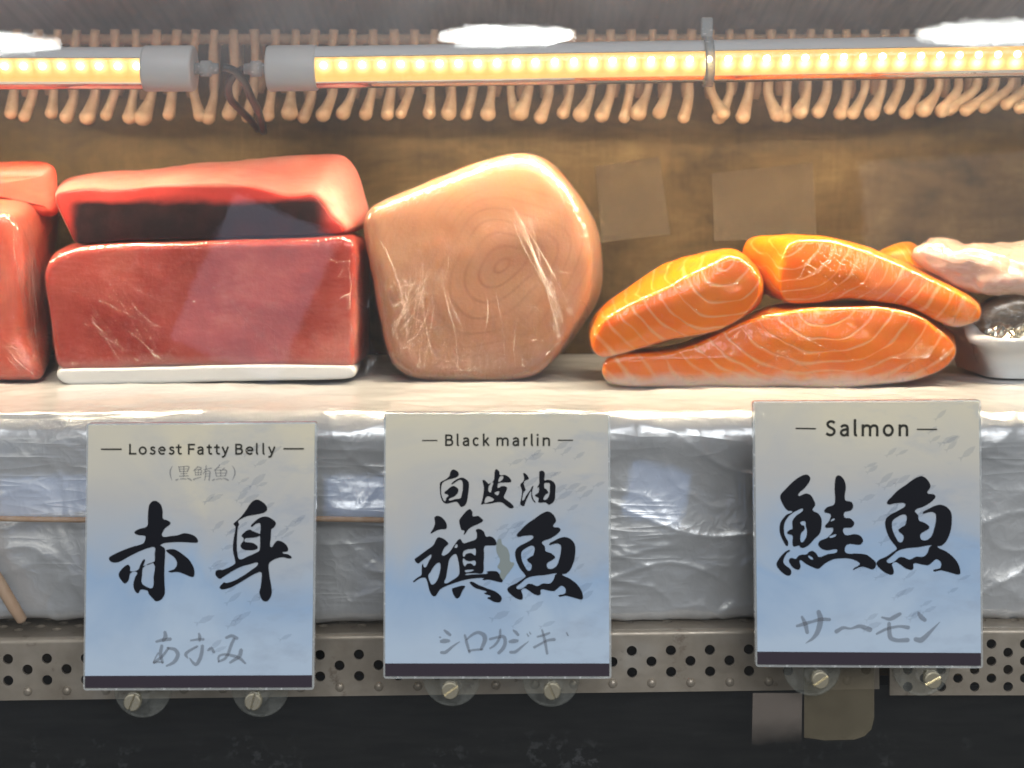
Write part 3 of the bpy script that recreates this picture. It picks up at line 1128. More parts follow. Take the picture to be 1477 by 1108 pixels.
def rays(rnd, n, box_a, box_b, w0, w1, bend=6, rel=False):
    """long creases from somewhere in box a to somewhere in box b (or by an offset)"""
    out = []
    for _ in range(n):
        a = (rnd.uniform(box_a[0], box_a[2]), rnd.uniform(box_a[1], box_a[3]))
        b = (rnd.uniform(box_b[0], box_b[2]), rnd.uniform(box_b[1], box_b[3]))
        if rel:
            b = (a[0] + b[0], a[1] + b[1])
        w = rnd.uniform(w0, w1)
        k = rnd.uniform(-bend, bend)
        L = math.hypot(b[0] - a[0], b[1] - a[1]) + 1e-6
        nx, ny = -(b[1] - a[1]) / L, (b[0] - a[0]) / L
        pts = []
        for i in range(6):
            s_ = i / 5
            d = k * math.sin(math.pi * s_) + rnd.uniform(-0.6, 0.6)
            pts.append((a[0] + (b[0] - a[0]) * s_ + nx * d, a[1] + (b[1] - a[1]) * s_ + ny * d, w * (0.15 + math.sin(math.pi * min(1, s_ * 0.9 + 0.05))) * rnd.uniform(0.6, 1.2)))
        out.append(pts)
    return out


def crumples(rnd, n, box, l0, l1, w0, w1, a0=0.0, a1=6.28):
    out = []
    for _ in range(n):
        x, y = rnd.uniform(box[0], box[2]), rnd.uniform(box[1], box[3])
        a = rnd.uniform(a0, a1)
        pts = []
        m = rnd.choice((2, 3, 3, 4))
        w = rnd.uniform(w0, w1)
        for i in range(m + 1):
            pts.append((x, y, w * (0.2 if i in (0, m) else rnd.uniform(0.6, 1.2))))
            l = rnd.uniform(l0, l1) / m
            a += rnd.uniform(-0.8, 0.8)
            x, y = x + math.cos(a) * l, y + math.sin(a) * l
        out.append(pts)
    return out


def add_creases(root, ws, wf, lines):
    from mathutils.bvhtree import BVHTree
    tree = BVHTree.FromPolygons(ws, wf)
    eye = Vector((0, CAM_Y, 0))
    vs, fs = [], []
    for ln in lines:
        c = catmull(ln, 5, False)
        tv = np.gradient(c[:, :2], axis=0)
        tv /= np.linalg.norm(tv, axis=1)[:, None] + 1e-9
        prev = None
        for (u_, v_, w), t_ in zip(c, tv):
            w = max(w, 0.15) / 2
            pair = []
            for sg in (-1, 1):
                d = (P(u_ - t_[1] * w * sg, v_ + t_[0] * w * sg, 0.2) - eye).normalized()
                h = tree.ray_cast(eye, d)[0]
                pair.append(h - d * 0.0005 if h is not None else None)
            if pair[0] is None or pair[1] is None or (prev and (vs[prev[0]] - pair[0]).length > 0.012):
                prev = None
                continue
            k = len(vs)
            vs += pair
            if prev:
                fs.append((prev[0], prev[1], k + 1, k))
            prev = (k, k + 1)
    if fs:
        mesh_obj('film_crease', vs, fs, M['crease'], root, False)


def fish(name, label, cat, front, back, yF, yB, mat, part='flesh', wrap=None, lines=None, crumple=0.00015, origin_px=None, group=None, r=0.005, bulge=0.003, lump=0.0006, lumps=40, seed=0.0, base=None, rounding=5):
    vs, fs = loft(front, back, yF, yB, r, bulge, lump=lump, lumps=lumps, seed=seed, rounding=rounding)
    lo = min(v.z for v in vs)
    cx = sum(v.x for v in vs) / len(vs)
    root = empty(name, (cx, (yF + yB) / 2, lo), label, cat, group)
    org = P(*origin_px, yF) if origin_px else Vector((cx, yF, lo))
    mesh_obj(part, vs, fs, mat, root, True, origin=org)
    if wrap:
        ws, wf = loft(front, back, yF, yB, r + 0.0009, bulge, lump=lump, lumps=lumps, seed=seed, grow=0.0007, rounding=rounding)
        c = Vector((cx, (yF + yB) / 2, sum(v.z for v in ws) / len(ws)))
        ws = set_wrap_noise(ws, c, crumple, lo)
        mesh_obj('plastic_wrap', ws, wf, wrap, root, True, origin=Vector((cx, yF, lo)))
        if lines:
            add_creases(root, ws, wf, lines)
    return root


# --- big wrapped marlin steak
rq = random.Random(12)
marlin_lines = (rays(rq, 8, (738, 285, 765, 330), (800, 440, 838, 500), 0.8, 2.0, 5) + rays(rq, 9, (585, 350, 640, 420), (545, 490, 600, 535), 0.5, 1.3, 14)
                + rays(rq, 16, (560, 360, 770, 460), (-30, 60, 40, 150), 0.4, 1.0, 12, True) + rays(rq, 6, (530, 330, 560, 420), (10, 60, 40, 150), 0.5, 1.2, 6, True)
                + crumples(rq, 34, (560, 420, 615, 545), 10, 34, 0.6, 1.8) + crumples(rq, 55, (775, 440, 852, 545), 8, 30, 0.6, 2.2)
                + crumples(rq, 60, (590, 515, 810, 548), 8, 26, 0.5, 1.8, 1.2, 2.0) + crumples(rq, 8, (785, 385, 812, 440), 10, 26, 1.0, 2.4, 0.9, 1.5) + crumples(rq, 6, (556, 400, 590, 420), 10, 24, 1.0, 2.2, 0, 0.8))
tuna_lines = (rays(rq, 24, (90, 375, 430, 470), (50, 45, 140, 110), 0.4, 1.0, 5, True) + rays(rq, 6, (330, 440, 400, 480), (-6, 30, 10, 60), 0.6, 1.3, 3, True)
              + crumples(rq, 34, (498, 365, 514, 535), 14, 40, 0.6, 1.8, 1.2, 1.9) + crumples(rq, 40, (85, 500, 505, 530), 8, 24, 0.4, 1.2, 1.0, 2.2) + crumples(rq, 6, (360, 352, 500, 360), 8, 18, 0.9, 2.0, -0.1, 0.1))
edge_lines = (rays(rq, 26, (14, 315, 50, 380), (48, 430, 82, 545), 0.6, 1.7, 6) + crumples(rq, 46, (40, 460, 80, 545), 10, 34, 0.6, 2.2) + rays(rq, 8, (0, 480, 30, 520), (20, 20, 60, 40), 0.6, 1.6, 4, True))
low_lines = (rays(rq, 16, (1120, 470, 1200, 510), (-70, 25, 70, 50), 0.4, 1.1, 5, True) + crumples(rq, 50, (1300, 500, 1375, 548), 8, 26, 0.5, 2.0) + crumples(rq, 12, (960, 440, 1110, 500), 6, 14, 0.8, 2.2, -0.5, -0.2)
             + crumples(rq, 26, (900, 535, 1300, 555), 8, 20, 0.4, 1.2))
left_lines = crumples(rq, 9, (930, 385, 1060, 440), 6, 16, 0.9, 2.4, -0.6, -0.3) + rays(rq, 6, (900, 430, 1060, 470), (20, 10, 60, 40), 0.4, 0.9, 4, True)
right_lines = (rays(rq, 5, (1145, 355, 1210, 375), (60, 45, 80, 60), 0.8, 1.5, 3, True) + rays(rq, 5, (1175, 355, 1235, 370), (-50, 40, -30, 60), 0.6, 1.2, 3, True)
               + crumples(rq, 14, (1140, 348, 1400, 450), 6, 16, 0.8, 2.2, 0.2, 0.6) + crumples(rq, 18, (1370, 430, 1412, 468), 6, 18, 0.6, 2.0))
fish_lines = crumples(rq, 50, (1412, 430, 1500, 528), 14, 50, 0.8, 2.6, -1.1, -0.5)
pale_lines = crumples(rq, 16, (1340, 350, 1490, 415), 8, 26, 0.6, 1.8, -0.2, 0.9)
mf = crop([(118, 350), (140, 318), (250, 268), (400, 205), (560, 145), (680, 113), (740, 113), (800, 138), (860, 195), (920, 270), (965, 370), (990, 480),
           (990, 600), (970, 690), (920, 780), (865, 870), (800, 945), (700, 978), (560, 984), (400, 980), (290, 962), (230, 925), (195, 850), (175, 740), (150, 600), (122, 450)], 2.639, 480, 180)
mbk = crop([(150, 345), (185, 305), (280, 262), (420, 200), (580, 140), (700, 110), (760, 112), (830, 145), (890, 205), (950, 285), (1000, 385), (1022, 490),
            (1022, 600), (1000, 680), (950, 760), (890, 830), (810, 880), (700, 900), (560, 905), (410, 900), (310, 885), (260, 850), (225, 800), (200, 720), (175, 600), (150, 450)], 2.639, 480, 180)
ym = contact_y(552)
fish('marlin_steak', 'large round wrapped marlin steak with pale pink rings in the middle of the shelf', 'fish steak', mf, mbk, ym, ym + 0.075,
     m_flesh('marlin_flesh', 'marlin', freq=165.0), wrap=m_wrap('marlin_wrap', 0.008, 0.6, 18, 0.8), lines=marlin_lines, origin_px=(724, 385), r=0.0075, bulge=0.0005, lump=0.0010, seed=1.3)

# --- salmon: bottom fillet, left fillet, right fillet
s5 = lambda pts: crop(pts, 2.248, 820, 200)
cf = s5([(128, 785), (112, 735), (160, 705), (300, 700), (430, 662), (540, 612), (640, 572), (760, 556), (900, 546), (1040, 552), (1140, 580), (1190, 612), (1240, 645), (1262, 685),
         (1245, 725), (1180, 768), (1050, 798), (800, 806), (500, 806), (250, 803)])
cb = s5([(150, 740), (150, 700), (190, 680), (310, 672), (440, 635), (550, 585), (650, 543), (765, 533), (900, 526), (1035, 532), (1130, 560), (1180, 590), (1225, 620), (1245, 650),
         (1230, 690), (1170, 715), (1050, 728), (800, 735), (500, 735), (260, 735)])
yc_ = contact_y(559)
fish('salmon_fillet', 'lowest salmon fillet of the stack, lying flat on the shelf under the two others', 'salmon fillet', cf, cb, yc_, yc_ + 0.06,
     m_flesh('salmon_flesh_low', 'salmon', zfat=-0.0375, freq=140.0, aspect=(0.75, 1.25)), wrap=m_wrap('salmon_wrap_low', 0.003, 0.22, 40, 0.5), lines=low_lines,
     origin_px=(1190, 442), r=0.0022, bulge=0.0014, lump=0.0012, seed=2.2, rounding=2, group='stacked salmon fillets')
af = s5([(85, 690), (82, 640), (118, 582), (170, 553), (300, 490), (420, 425), (520, 378), (560, 388), (605, 432), (626, 482), (612, 540), (560, 588), (440, 632), (300, 664), (180, 695), (120, 708)])
ab = s5([(75, 660), (70, 610), (90, 565), (130, 525), (230, 455), (350, 388), (450, 360), (540, 360), (605, 410), (632, 460), (620, 520), (560, 560), (440, 600), (300, 640), (180, 670), (110, 685)])
ya = yc_ - 0.004
fish('salmon_fillet', 'left salmon fillet of the stack with a bright top edge, leaning beside the marlin', 'salmon fillet', af, ab, ya, ya + 0.055,
     m_flesh('salmon_flesh_left', 'salmon', zfat=-0.0475, freq=150.0, aspect=(0.85, 0.95)), wrap=m_wrap('salmon_wrap_left', 0.003, 0.15, 40, 0.3), lines=left_lines,
     origin_px=(1046, 378), r=0.0020, bulge=0.0012, lump=0.0012, seed=3.1, rounding=2, group='stacked salmon fillets')
bf = s5([(700, 525), (680, 460), (692, 390), (712, 345), (760, 330), (850, 330), (950, 358), (1080, 412), (1200, 470), (1300, 520), (1334, 548), (1334, 588), (1270, 610), (1190, 588), (1100, 545), (1000, 528), (900, 524), (790, 532)])
bb = s5([(625, 500), (590, 440), (560, 375), (580, 325), (650, 312), (800, 316), (950, 345), (1080, 396), (1195, 446), (1290, 495), (1325, 530), (1325, 560), (1270, 585), (1190, 565), (1100, 525), (1000, 508), (900, 505), (760, 515)])
yb_ = yc_ + 0.006
fish('salmon_fillet', 'right upper salmon fillet of the stack, tapering down to the right', 'salmon fillet', bf, bb, yb_, yb_ + 0.055,
     m_flesh('salmon_flesh_right', 'salmon', zfat=-0.0455, freq=170.0, aspect=(0.8, 1.1)), wrap=m_wrap('salmon_wrap_right', 0.003, 0.35, 50, 0.3), lines=right_lines,
     origin_px=(1130, 345), r=0.0022, bulge=0.0012, lump=0.0012, seed=4.4, rounding=2, group='stacked salmon fillets')
# small piece behind
sf = [(1255, 410), (1262, 372), (1285, 358), (1306, 354), (1322, 366), (1330, 400), (1335, 470), (1330, 532), (1250, 532)]
ysb = contact_y(527) - 0.004
fish('salmon_piece', 'small salmon end showing behind the right fillet', 'salmon piece', sf, [(a + 2, b - 6) for a, b in sf], ysb, ysb + 0.03,
     m_flesh('salmon_flesh_piece', 'salmon', freq=200.0, aspect=(1.6, 0.7)), origin_px=(1290, 420), r=0.006, seed=9)

# --- tuna
s3 = lambda pts: crop(pts, 2.6375, 0, 200)
yt = contact_y(554)
tf = s3([(168, 520), (178, 480), (225, 442), (330, 412), (600, 396), (900, 390), (1180, 380), (1300, 372), (1345, 392), (1352, 450), (1348, 620), (1345, 800), (1338, 872), (1150, 868), (900, 868), (650, 870), (420, 882), (240, 888), (208, 860), (195, 750), (180, 620)])
tb = s3([(200, 480), (215, 440), (260, 410), (350, 385), (620, 372), (910, 366), (1190, 360), (1330, 355), (1392, 372), (1408, 430), (1408, 600), (1405, 760), (1398, 830), (1200, 826), (930, 826), (680, 828), (450, 835), (270, 840), (240, 820), (225, 720), (210, 600)])
lower = fish('tuna_block', 'large wrapped deep red tuna block with a pale top edge, on a white board', 'tuna block', tf, tb, yt - 0.002, yt + 0.062,
             m_flesh('tuna_flesh', 'tuna', zfat=0.004), wrap=m_wrap('tuna_wrap', 0.002, 0.45, -35, 0.35), lines=tuna_lines, r=0.0034, bulge=0.0002, lump=0.0009, seed=5.5, rounding=3)
flap = []
for i in range(40):
    for j in range(14):
        a, b = i / 39, j / 13
        v_ = 376 + (546 - 376) * a
        u_ = 508 + 4 * a + (26 + 5 * math.sin(a * 9) - 8 * (1 - a) ** 3) * b
        p = P(u_, v_, yt + 0.020 + 0.012 * b + 0.0025 * math.sin(a * 14 + b * 5) * b)
        flap.append(p + mnoise.noise_vector(p * 90) * 0.0016 * b)
mesh_obj('film_flap', flap, [(i * 14 + j, i * 14 + j + 1, i * 14 + 15 + j, i * 14 + 14 + j) for i in range(39) for j in range(13)],
         m_wrap('tuna_flap', 0.004, 0.9, 10, 0.5), lower, True)
wf_ = s3([(212, 880), (230, 876), (500, 872), (900, 862), (1330, 864), (1352, 868), (1355, 890), (1352, 908), (1300, 916), (900, 924), (500, 934), (260, 938), (235, 930), (212, 910)])
vs, fs = loft(wf_, [(a + 8, b - 14) for a, b in wf_], yt - 0.003, yt + 0.06, 0.0015, 0.0, lump=0.0003)
mesh_obj('backing_board', vs, fs, M['foam'], lower, True)

uf = s3([(208, 215), (222, 203), (340, 192), (430, 196), (600, 178), (700, 170), (850, 172), (980, 190), (1080, 216), (1150, 216), (1190, 212), (1215, 240), (1260, 300), (1310, 356), (1240, 366), (1000, 376), (700, 382), (440, 388), (290, 398), (255, 340), (225, 270)])
ub_ = s3([(212, 200), (240, 160), (300, 138), (430, 126), (600, 110), (720, 97), (870, 86), (1000, 75), (1110, 66), (1230, 58), (1305, 62), (1350, 110), (1385, 200), (1400, 330), (1300, 345), (1050, 352), (740, 356), (480, 360), (320, 365), (270, 310), (228, 240)])
fish('tuna_loin', 'red tuna loin with a near black bloodline, lying on top of the wrapped tuna block', 'tuna loin', uf, ub_, yt + 0.006, yt + 0.060,
     m_flesh('tuna_loin_flesh', 'loin', base=[(0.30, (0.52, 0.13, 0.095)), (0.52, (0.60, 0.20, 0.155)), (0.72, (0.68, 0.32, 0.25))]), r=0.0014, bulge=0.0004, lump=0.0010, seed=6.6, rounding=1)

llf = s3([(-420, 330), (-360, 290), (-150, 275), (0, 272), (45, 292), (72, 420), (78, 600), (95, 760), (150, 910), (60, 925), (-100, 928), (-300, 928), (-410, 920), (-430, 800), (-430, 600), (-430, 450)])
llb = s3([(-380, 250), (-330, 190), (-120, 178), (90, 170), (215, 168), (238, 230), (228, 420), (212, 620), (205, 830), (120, 850), (-60, 855), (-260, 855), (-370, 850), (-390, 740), (-390, 560), (-390, 380)])
yl = contact_y(552) - 0.004
fish('tuna_block', 'wrapped tuna block at the left edge with its crinkled end turned to the big block', 'tuna block', llf, llb, yl, yl + 0.075,
     m_flesh('tuna_flesh_edge', 'tuna', base=[(0.3, (0.46, 0.07, 0.04)), (0.55, (0.58, 0.13, 0.08)), (0.75, (0.68, 0.24, 0.16))]), wrap=m_wrap('tuna_wrap_edge', 0.006, 0.8, 15, 0.8), lines=edge_lines, r=0.007, bulge=0.0003, lump=0.0012, seed=7.7)
luf = s3([(-430, 270), (-420, 140), (-200, 110), (0, 104), (120, 98), (185, 103), (202, 125), (204, 200), (200, 290), (80, 280), (-100, 285), (-300, 290)])
lub = s3([(-400, 240), (-390, 120), (-190, 98), (0, 92), (120, 88), (190, 92), (208, 112), (208, 170), (205, 240), (80, 240), (-100, 240), (-300, 240)])
fish('tuna_slab', 'thin red tuna slab lying across the block at the left edge', 'tuna slab', luf, lub, yl + 0.030, yl + 0.085,
     m_flesh('tuna_flesh_slab', 'tuna', base=[(0.3, (0.55, 0.06, 0.035)), (0.55, (0.66, 0.10, 0.06)), (0.75, (0.74, 0.2, 0.13))]), r=0.006, seed=8.1)

# --- tray at the right with a dark fish and a pale fillet on it
s6 = lambda pts: crop(pts, 3.462, 1280, 300)


def tray():
    y0 = contact_y(552)
    y1 = y0 + 0.085
    zb = Z_LEDGE + 0.001
    xl = P(1404, 0, y0).x
    xr = xl + 0.13
    h = 0.020
    root = empty('foam_tray', (xl + 0.06, (y0 + y1) / 2, zb), 'white foam tray with turned up rim at the right edge of the shelf', 'tray')
    base = [(xl + 0.012, y0 + 0.008), (xr, y0 + 0.008), (xr, y1 - 0.01), (xl + 0.012, y1 - 0.01)]
    rim = [(xl, y0 - 0.002), (xr + 0.01, y0 - 0.002), (xr + 0.01, y1), (xl, y1)]
    lip = [(xl - 0.005, y0 - 0.007), (xr + 0.015, y0 - 0.007), (xr + 0.015, y1 + 0.004), (xl - 0.005, y1 + 0.004)]

    def ring(c, z, rr, n=8):
        out = []
        cs = [(c[0][0] + rr, c[0][1] + rr, 180), (c[1][0] - rr, c[1][1] + rr, 270), (c[2][0] - rr, c[2][1] - rr, 0), (c[3][0] + rr, c[3][1] - rr, 90)]
        for x, y, a0 in cs:
            for k in range(n + 1):
                a = rad(a0 + 90 * k / n)
                out.append(Vector((x + rr * math.cos(a), y + rr * math.sin(a), z)))
        return out
    lift = lambda ps: [Vector((p.x + 0.006 * max(0, 1 - (p.x - xl) / 0.02) * max(0, min(1, (p.y - y0) / 0.02)), p.y, p.z + 0.009 * max(0, 1 - (p.x - xl) / 0.030) * max(0, min(1, (p.y - y0) / 0.022)) + 0.0016 * mnoise.noise(p * 70))) for p in ps]
    R = [ring(base, zb, 0.012), lift(ring(rim, zb + h, 0.016)), lift(ring(lip, zb + h + 0.0015, 0.018)), lift(ring(lip, zb + h - 0.001, 0.018)), lift(ring([(a, b) for a, b in rim], zb + h - 0.002, 0.0165))]
    inner = [ring([(a + (0.003 if i in (0, 3) else -0.003), b + (0.003 if i < 2 else -0.003)) for i, (a, b) in enumerate(base)], zb + 0.003, 0.011)]
    n = len(R[0])
    allr = [inner[0], lift(ring([(a + (0.003 if i in (0, 3) else -0.003), b + (0.003 if i < 2 else -0.003)) for i, (a, b) in enumerate(rim)], zb + h + 0.001, 0.016)), R[2], R[3], [p + Vector((0, 0, -0.002)) for p in R[4]], R[0]]
    vs = [p for r in allr for p in r]
    fs = [(i * n + j, i * n + (j + 1) % n, (i + 1) * n + (j + 1) % n, (i + 1) * n + j) for i in range(len(allr) - 1) for j in range(n)]
    fs.append(tuple(range(n)))
    fs.append(tuple(reversed(range((len(allr) - 1) * n, len(allr) * n))))
    mesh_obj('tray_shell', vs, fs, M['foam'], root)
    return root, y0, xl


tr, ty, txl = tray()
t = NT('dark_fish_skin')
oc = t.coord()
nn = t.noise(t.mapping(oc, (6, 6, 22), (0, rad(35), 0)), 10, 4)
sk = t.rng(t.noise(oc, 130, 3), 0.55, 0.7)
skin = t.done(t.bsdf(color=t.mix(t.math('MULTIPLY', sk, 0.5), t.ramp(nn, [(0.3, (0.07, 0.045, 0.025)), (0.55, (0.20, 0.14, 0.09)), (0.75, (0.46, 0.38, 0.28))]), (0.6, 0.58, 0.52)), metal=0.25, rough=0.3, coat=0.6, coatr=0.1))
df = [(1410, 470), (1426, 436), (1480, 424), (1560, 424), (1680, 430), (1760, 470), (1740, 520), (1640, 534), (1540, 534), (1436, 530), (1416, 508)]
fish('whole_fish', 'dark silvery fish under film in the foam tray at the right edge', 'fish', df, [(a + 4, b - 10) for a, b in df], ty + 0.010, ty + 0.065, skin, part='body',
     crumple=0.0016, wrap=m_wrap('fish_wrap', 0.012, 1.0, 30, 1.0), lines=fish_lines, r=0.007, bulge=0.002, lump=0.0016, seed=3.9)
# crumpled clear film bunched at the front of the tray
vs, fs = [], []
for i in range(46):
    for j in range(16):
        p = P(1428 + i * 2.4, 0, ty + 0.004)
        p = Vector((p.x, ty + 0.003 + 0.012 * j / 15, Z_LEDGE + 0.019 + 0.010 * math.sin(math.pi * j / 15)))
        vs.append(p + mnoise.noise_vector(p * 150) * 0.004 + mnoise.noise_vector(p * 420) * 0.0015)
fs = [(i * 16 + j, i * 16 + j + 1, i * 16 + 17 + j, i * 16 + 16 + j) for i in range(45) for j in range(15)]
o = mesh_obj('film_scrap', vs, fs, plain('silver_film', (0.75, 0.70, 0.58), 0.15, 0.85), None, False)
tag(o, 'crumpled glinting film bunched in the front of the foam tray', 'film')
pf = s6([(140, 250), (150, 215), (185, 190), (245, 172), (300, 190), (350, 225), (410, 195), (470, 200), (560, 235), (682, 275), (900, 290), (1050, 330), (1050, 430), (900, 440), (682, 428), (560, 432), (460, 432), (400, 415), (300, 365), (220, 315)])
pb = s6([(150, 215), (165, 185), (205, 160), (255, 152), (320, 152), (400, 180), (450, 185), (500, 182), (580, 178), (690, 162), (900, 170), (1040, 220), (1050, 330), (900, 360), (690, 370), (560, 385), (460, 385), (400, 370), (310, 330), (230, 280)])
t = NT('pale_fillet_flesh')
oc = t.coord()
nn = t.noise(oc, 30, 4)
fl = t.noise(t.mapping(oc, (10, 30, 40), (0, rad(-20), 0)), 8, 4)
pale = t.done(t.bsdf(color=t.mix(t.rng(fl, 0.5, 0.7, 0, 0.4), t.ramp(nn, [(0.3, (0.62, 0.36, 0.26)), (0.7, (0.76, 0.52, 0.40))]), (0.82, 0.70, 0.62)), rough=0.33, sss=0.4, sssr=(1, 0.45, 0.3), ssss=0.006, coat=0.5, coatr=0.1))
fish('pale_fillet', 'pale pinkish fillet with a white upper edge lying on the dark fish at the right', 'fillet', pf, pb, ty + 0.002, ty + 0.060, pale,
     wrap=m_wrap('fillet_wrap', 0.0, 0.5, 30, 0.3), lines=pale_lines, r=0.004, bulge=0.002, lump=0.0022, lumps=75, seed=5.1)


# ------------------------------------------------------------------ stick and cord on the shelf front
t = NT('pale_wood')
oc = t.coord()
wood = t.done(t.bsdf(color=t.ramp(t.noise(t.mapping(oc, (40, 40, 6)), 8, 4), [(0.3, (0.68, 0.42, 0.26)), (0.7, (0.80, 0.56, 0.38))]), rough=0.55))
bm = bmesh.new()
y = Y_EDGE - 0.008
add_tube(bm, [P(-60, 742, y), P(0, 842, y), P(20, 876, y), P(32, 895, y), P(33.5, 898, y)], [0.0024, 0.0026, 0.0026, 0.0022, 0.0010], 12)
o = bm_obj('wooden_stick', bm, wood, None, True)
tag(o, 'pale wooden stick leaning against the film at the left edge', 'stick')
bm = bmesh.new()
cp = [P(u_, 748 + 1.5 * math.sin(u_ * 0.012) + 0.003 * u_, y) for u_ in range(-80, 640, 24)]
add_tube(bm, cp, 0.0012, 8)
o = bm_obj('cord', bm, wood, None, True)
tag(o, 'thin tan cord stretched along the shelf front behind two cards', 'cord')

# ------------------------------------------------------------------ tape pieces inside the glass, low on the right
t = NT('brown_tape')
oc = t.coord()
nn = t.noise(oc, 40, 5, 0.6)
tape = t.done(t.mixs(t.rng(nn, 0.3, 0.7, 0.38, 0.56), t.n('BsdfTransparent').outputs[0], t.bsdf(color=t.ramp(nn, [(0.3, (0.25, 0.20, 0.12)), (0.7, (0.34, 0.285, 0.18))]), rough=0.5)))
t = NT('pink_tape')
oc = t.coord()
nn = t.noise(oc, 40, 5, 0.6)
tape2 = t.done(t.mixs(t.math('MULTIPLY', t.rng(nn, 0.3, 0.7, 0.30, 0.42), t.rng(t.math('ADD', t.n('SeparateXYZ', {0: oc}).outputs[2], t.math('MULTIPLY', nn, 0.012)), -0.212, -0.200)), t.n('BsdfTransparent').outputs[0], t.bsdf(color=(0.46, 0.38, 0.32), rough=0.6)))
for quad, mt, lab, yy in (([(1160, 962), (1261, 962), (1261, 1035), (1257, 1052), (1247, 1062), (1232, 1067), (1190, 1068), (1160, 1064)], tape, 'olive brown square of tape with a rounded corner inside the glass', 0.0186),
                          ([(1086, 1000), (1157, 1000), (1156, 1092), (1140, 1096), (1120, 1092), (1102, 1097), (1084, 1094)], tape2, 'faded beige strip of tape hanging beside the olive tape', 0.0190)):
    k = len(quad)
    vs = [P(a, b, yy) for a, b in quad] + [P(a, b, yy) + Vector((0, 0.0003, 0)) for a, b in quad]
    fs = [tuple(range(k)), tuple(reversed(range(k, 2 * k)))] + [(i, (i + 1) % k, k + (i + 1) % k, k + i) for i in range(k)]
    o = mesh_obj('tape_piece', vs, fs, mt, None, False)
    tag(o, lab, 'tape')


# ------------------------------------------------------------------ lettering
def poly_mesh(loops_list, y0, dy):
    """each entry: (outer, [holes]) in pixels; returns verts, faces; every shape on its own thin layer"""
    vs, fs = [], []
    for i, (outer, holes) in enumerate(loops_list):
        loops = [np.array(outer)] + [np.array(h) for h in holes]
        vec = [[Vector((p[0], p[1], 0)) for p in l] for l in loops]
        tris = tessellate_polygon(vec)
        flat = [p for l in vec for p in l]
        b = len(vs)
        yy = y0 - dy * i
        for p in flat:
            vs.append(P(p.x, p.y, yy))
        for a, c, d in tris:
            A_, C_, D_ = flat[a], flat[c], flat[d]
            cr = (C_.x - A_.x) * (D_.y - A_.y) - (C_.y - A_.y) * (D_.x - A_.x)
            if abs(cr) < 1e-9:
                continue
            fs.append((b + a, b + c, b + d) if cr > 0 else (b + a, b + d, b + c))
    return vs, fs


def brush(pts, smooth=6):
    """ribbon from (x, y, width) points with rounded ends"""
    p = catmull(pts, smooth, False)
    xy, w = p[:, :2], np.maximum(p[:, 2], 0.3) / 2
    t = np.gradient(xy, axis=0)
    t /= np.linalg.norm(t, axis=1)[:, None] + 1e-9
    n = np.stack([-t[:, 1], t[:, 0]], 1)
    L, R_ = xy + n * w[:, None], xy - n * w[:, None]

    def cap(c, d, r, nn):
        return [c + r * (nn * math.cos(a) + d * math.sin(a)) for a in np.linspace(0, math.pi, 7)[1:-1]]
    end = cap(xy[-1], t[-1], w[-1], n[-1])
    start = cap(xy[0], -t[0], w[0], -n[0])
    return np.array(list(L) + end + list(R_[::-1]) + start)


def quadstroke(x0, y0, x1, y1, w):
    d = np.array((x1 - x0, y1 - y0), float)
    d /= np.linalg.norm(d)
    n = np.array((-d[1], d[0])) * w / 2
    a, b = np.array((x0, y0)), np.array((x1, y1))
    return [a + n, b + n, b - n, a - n]


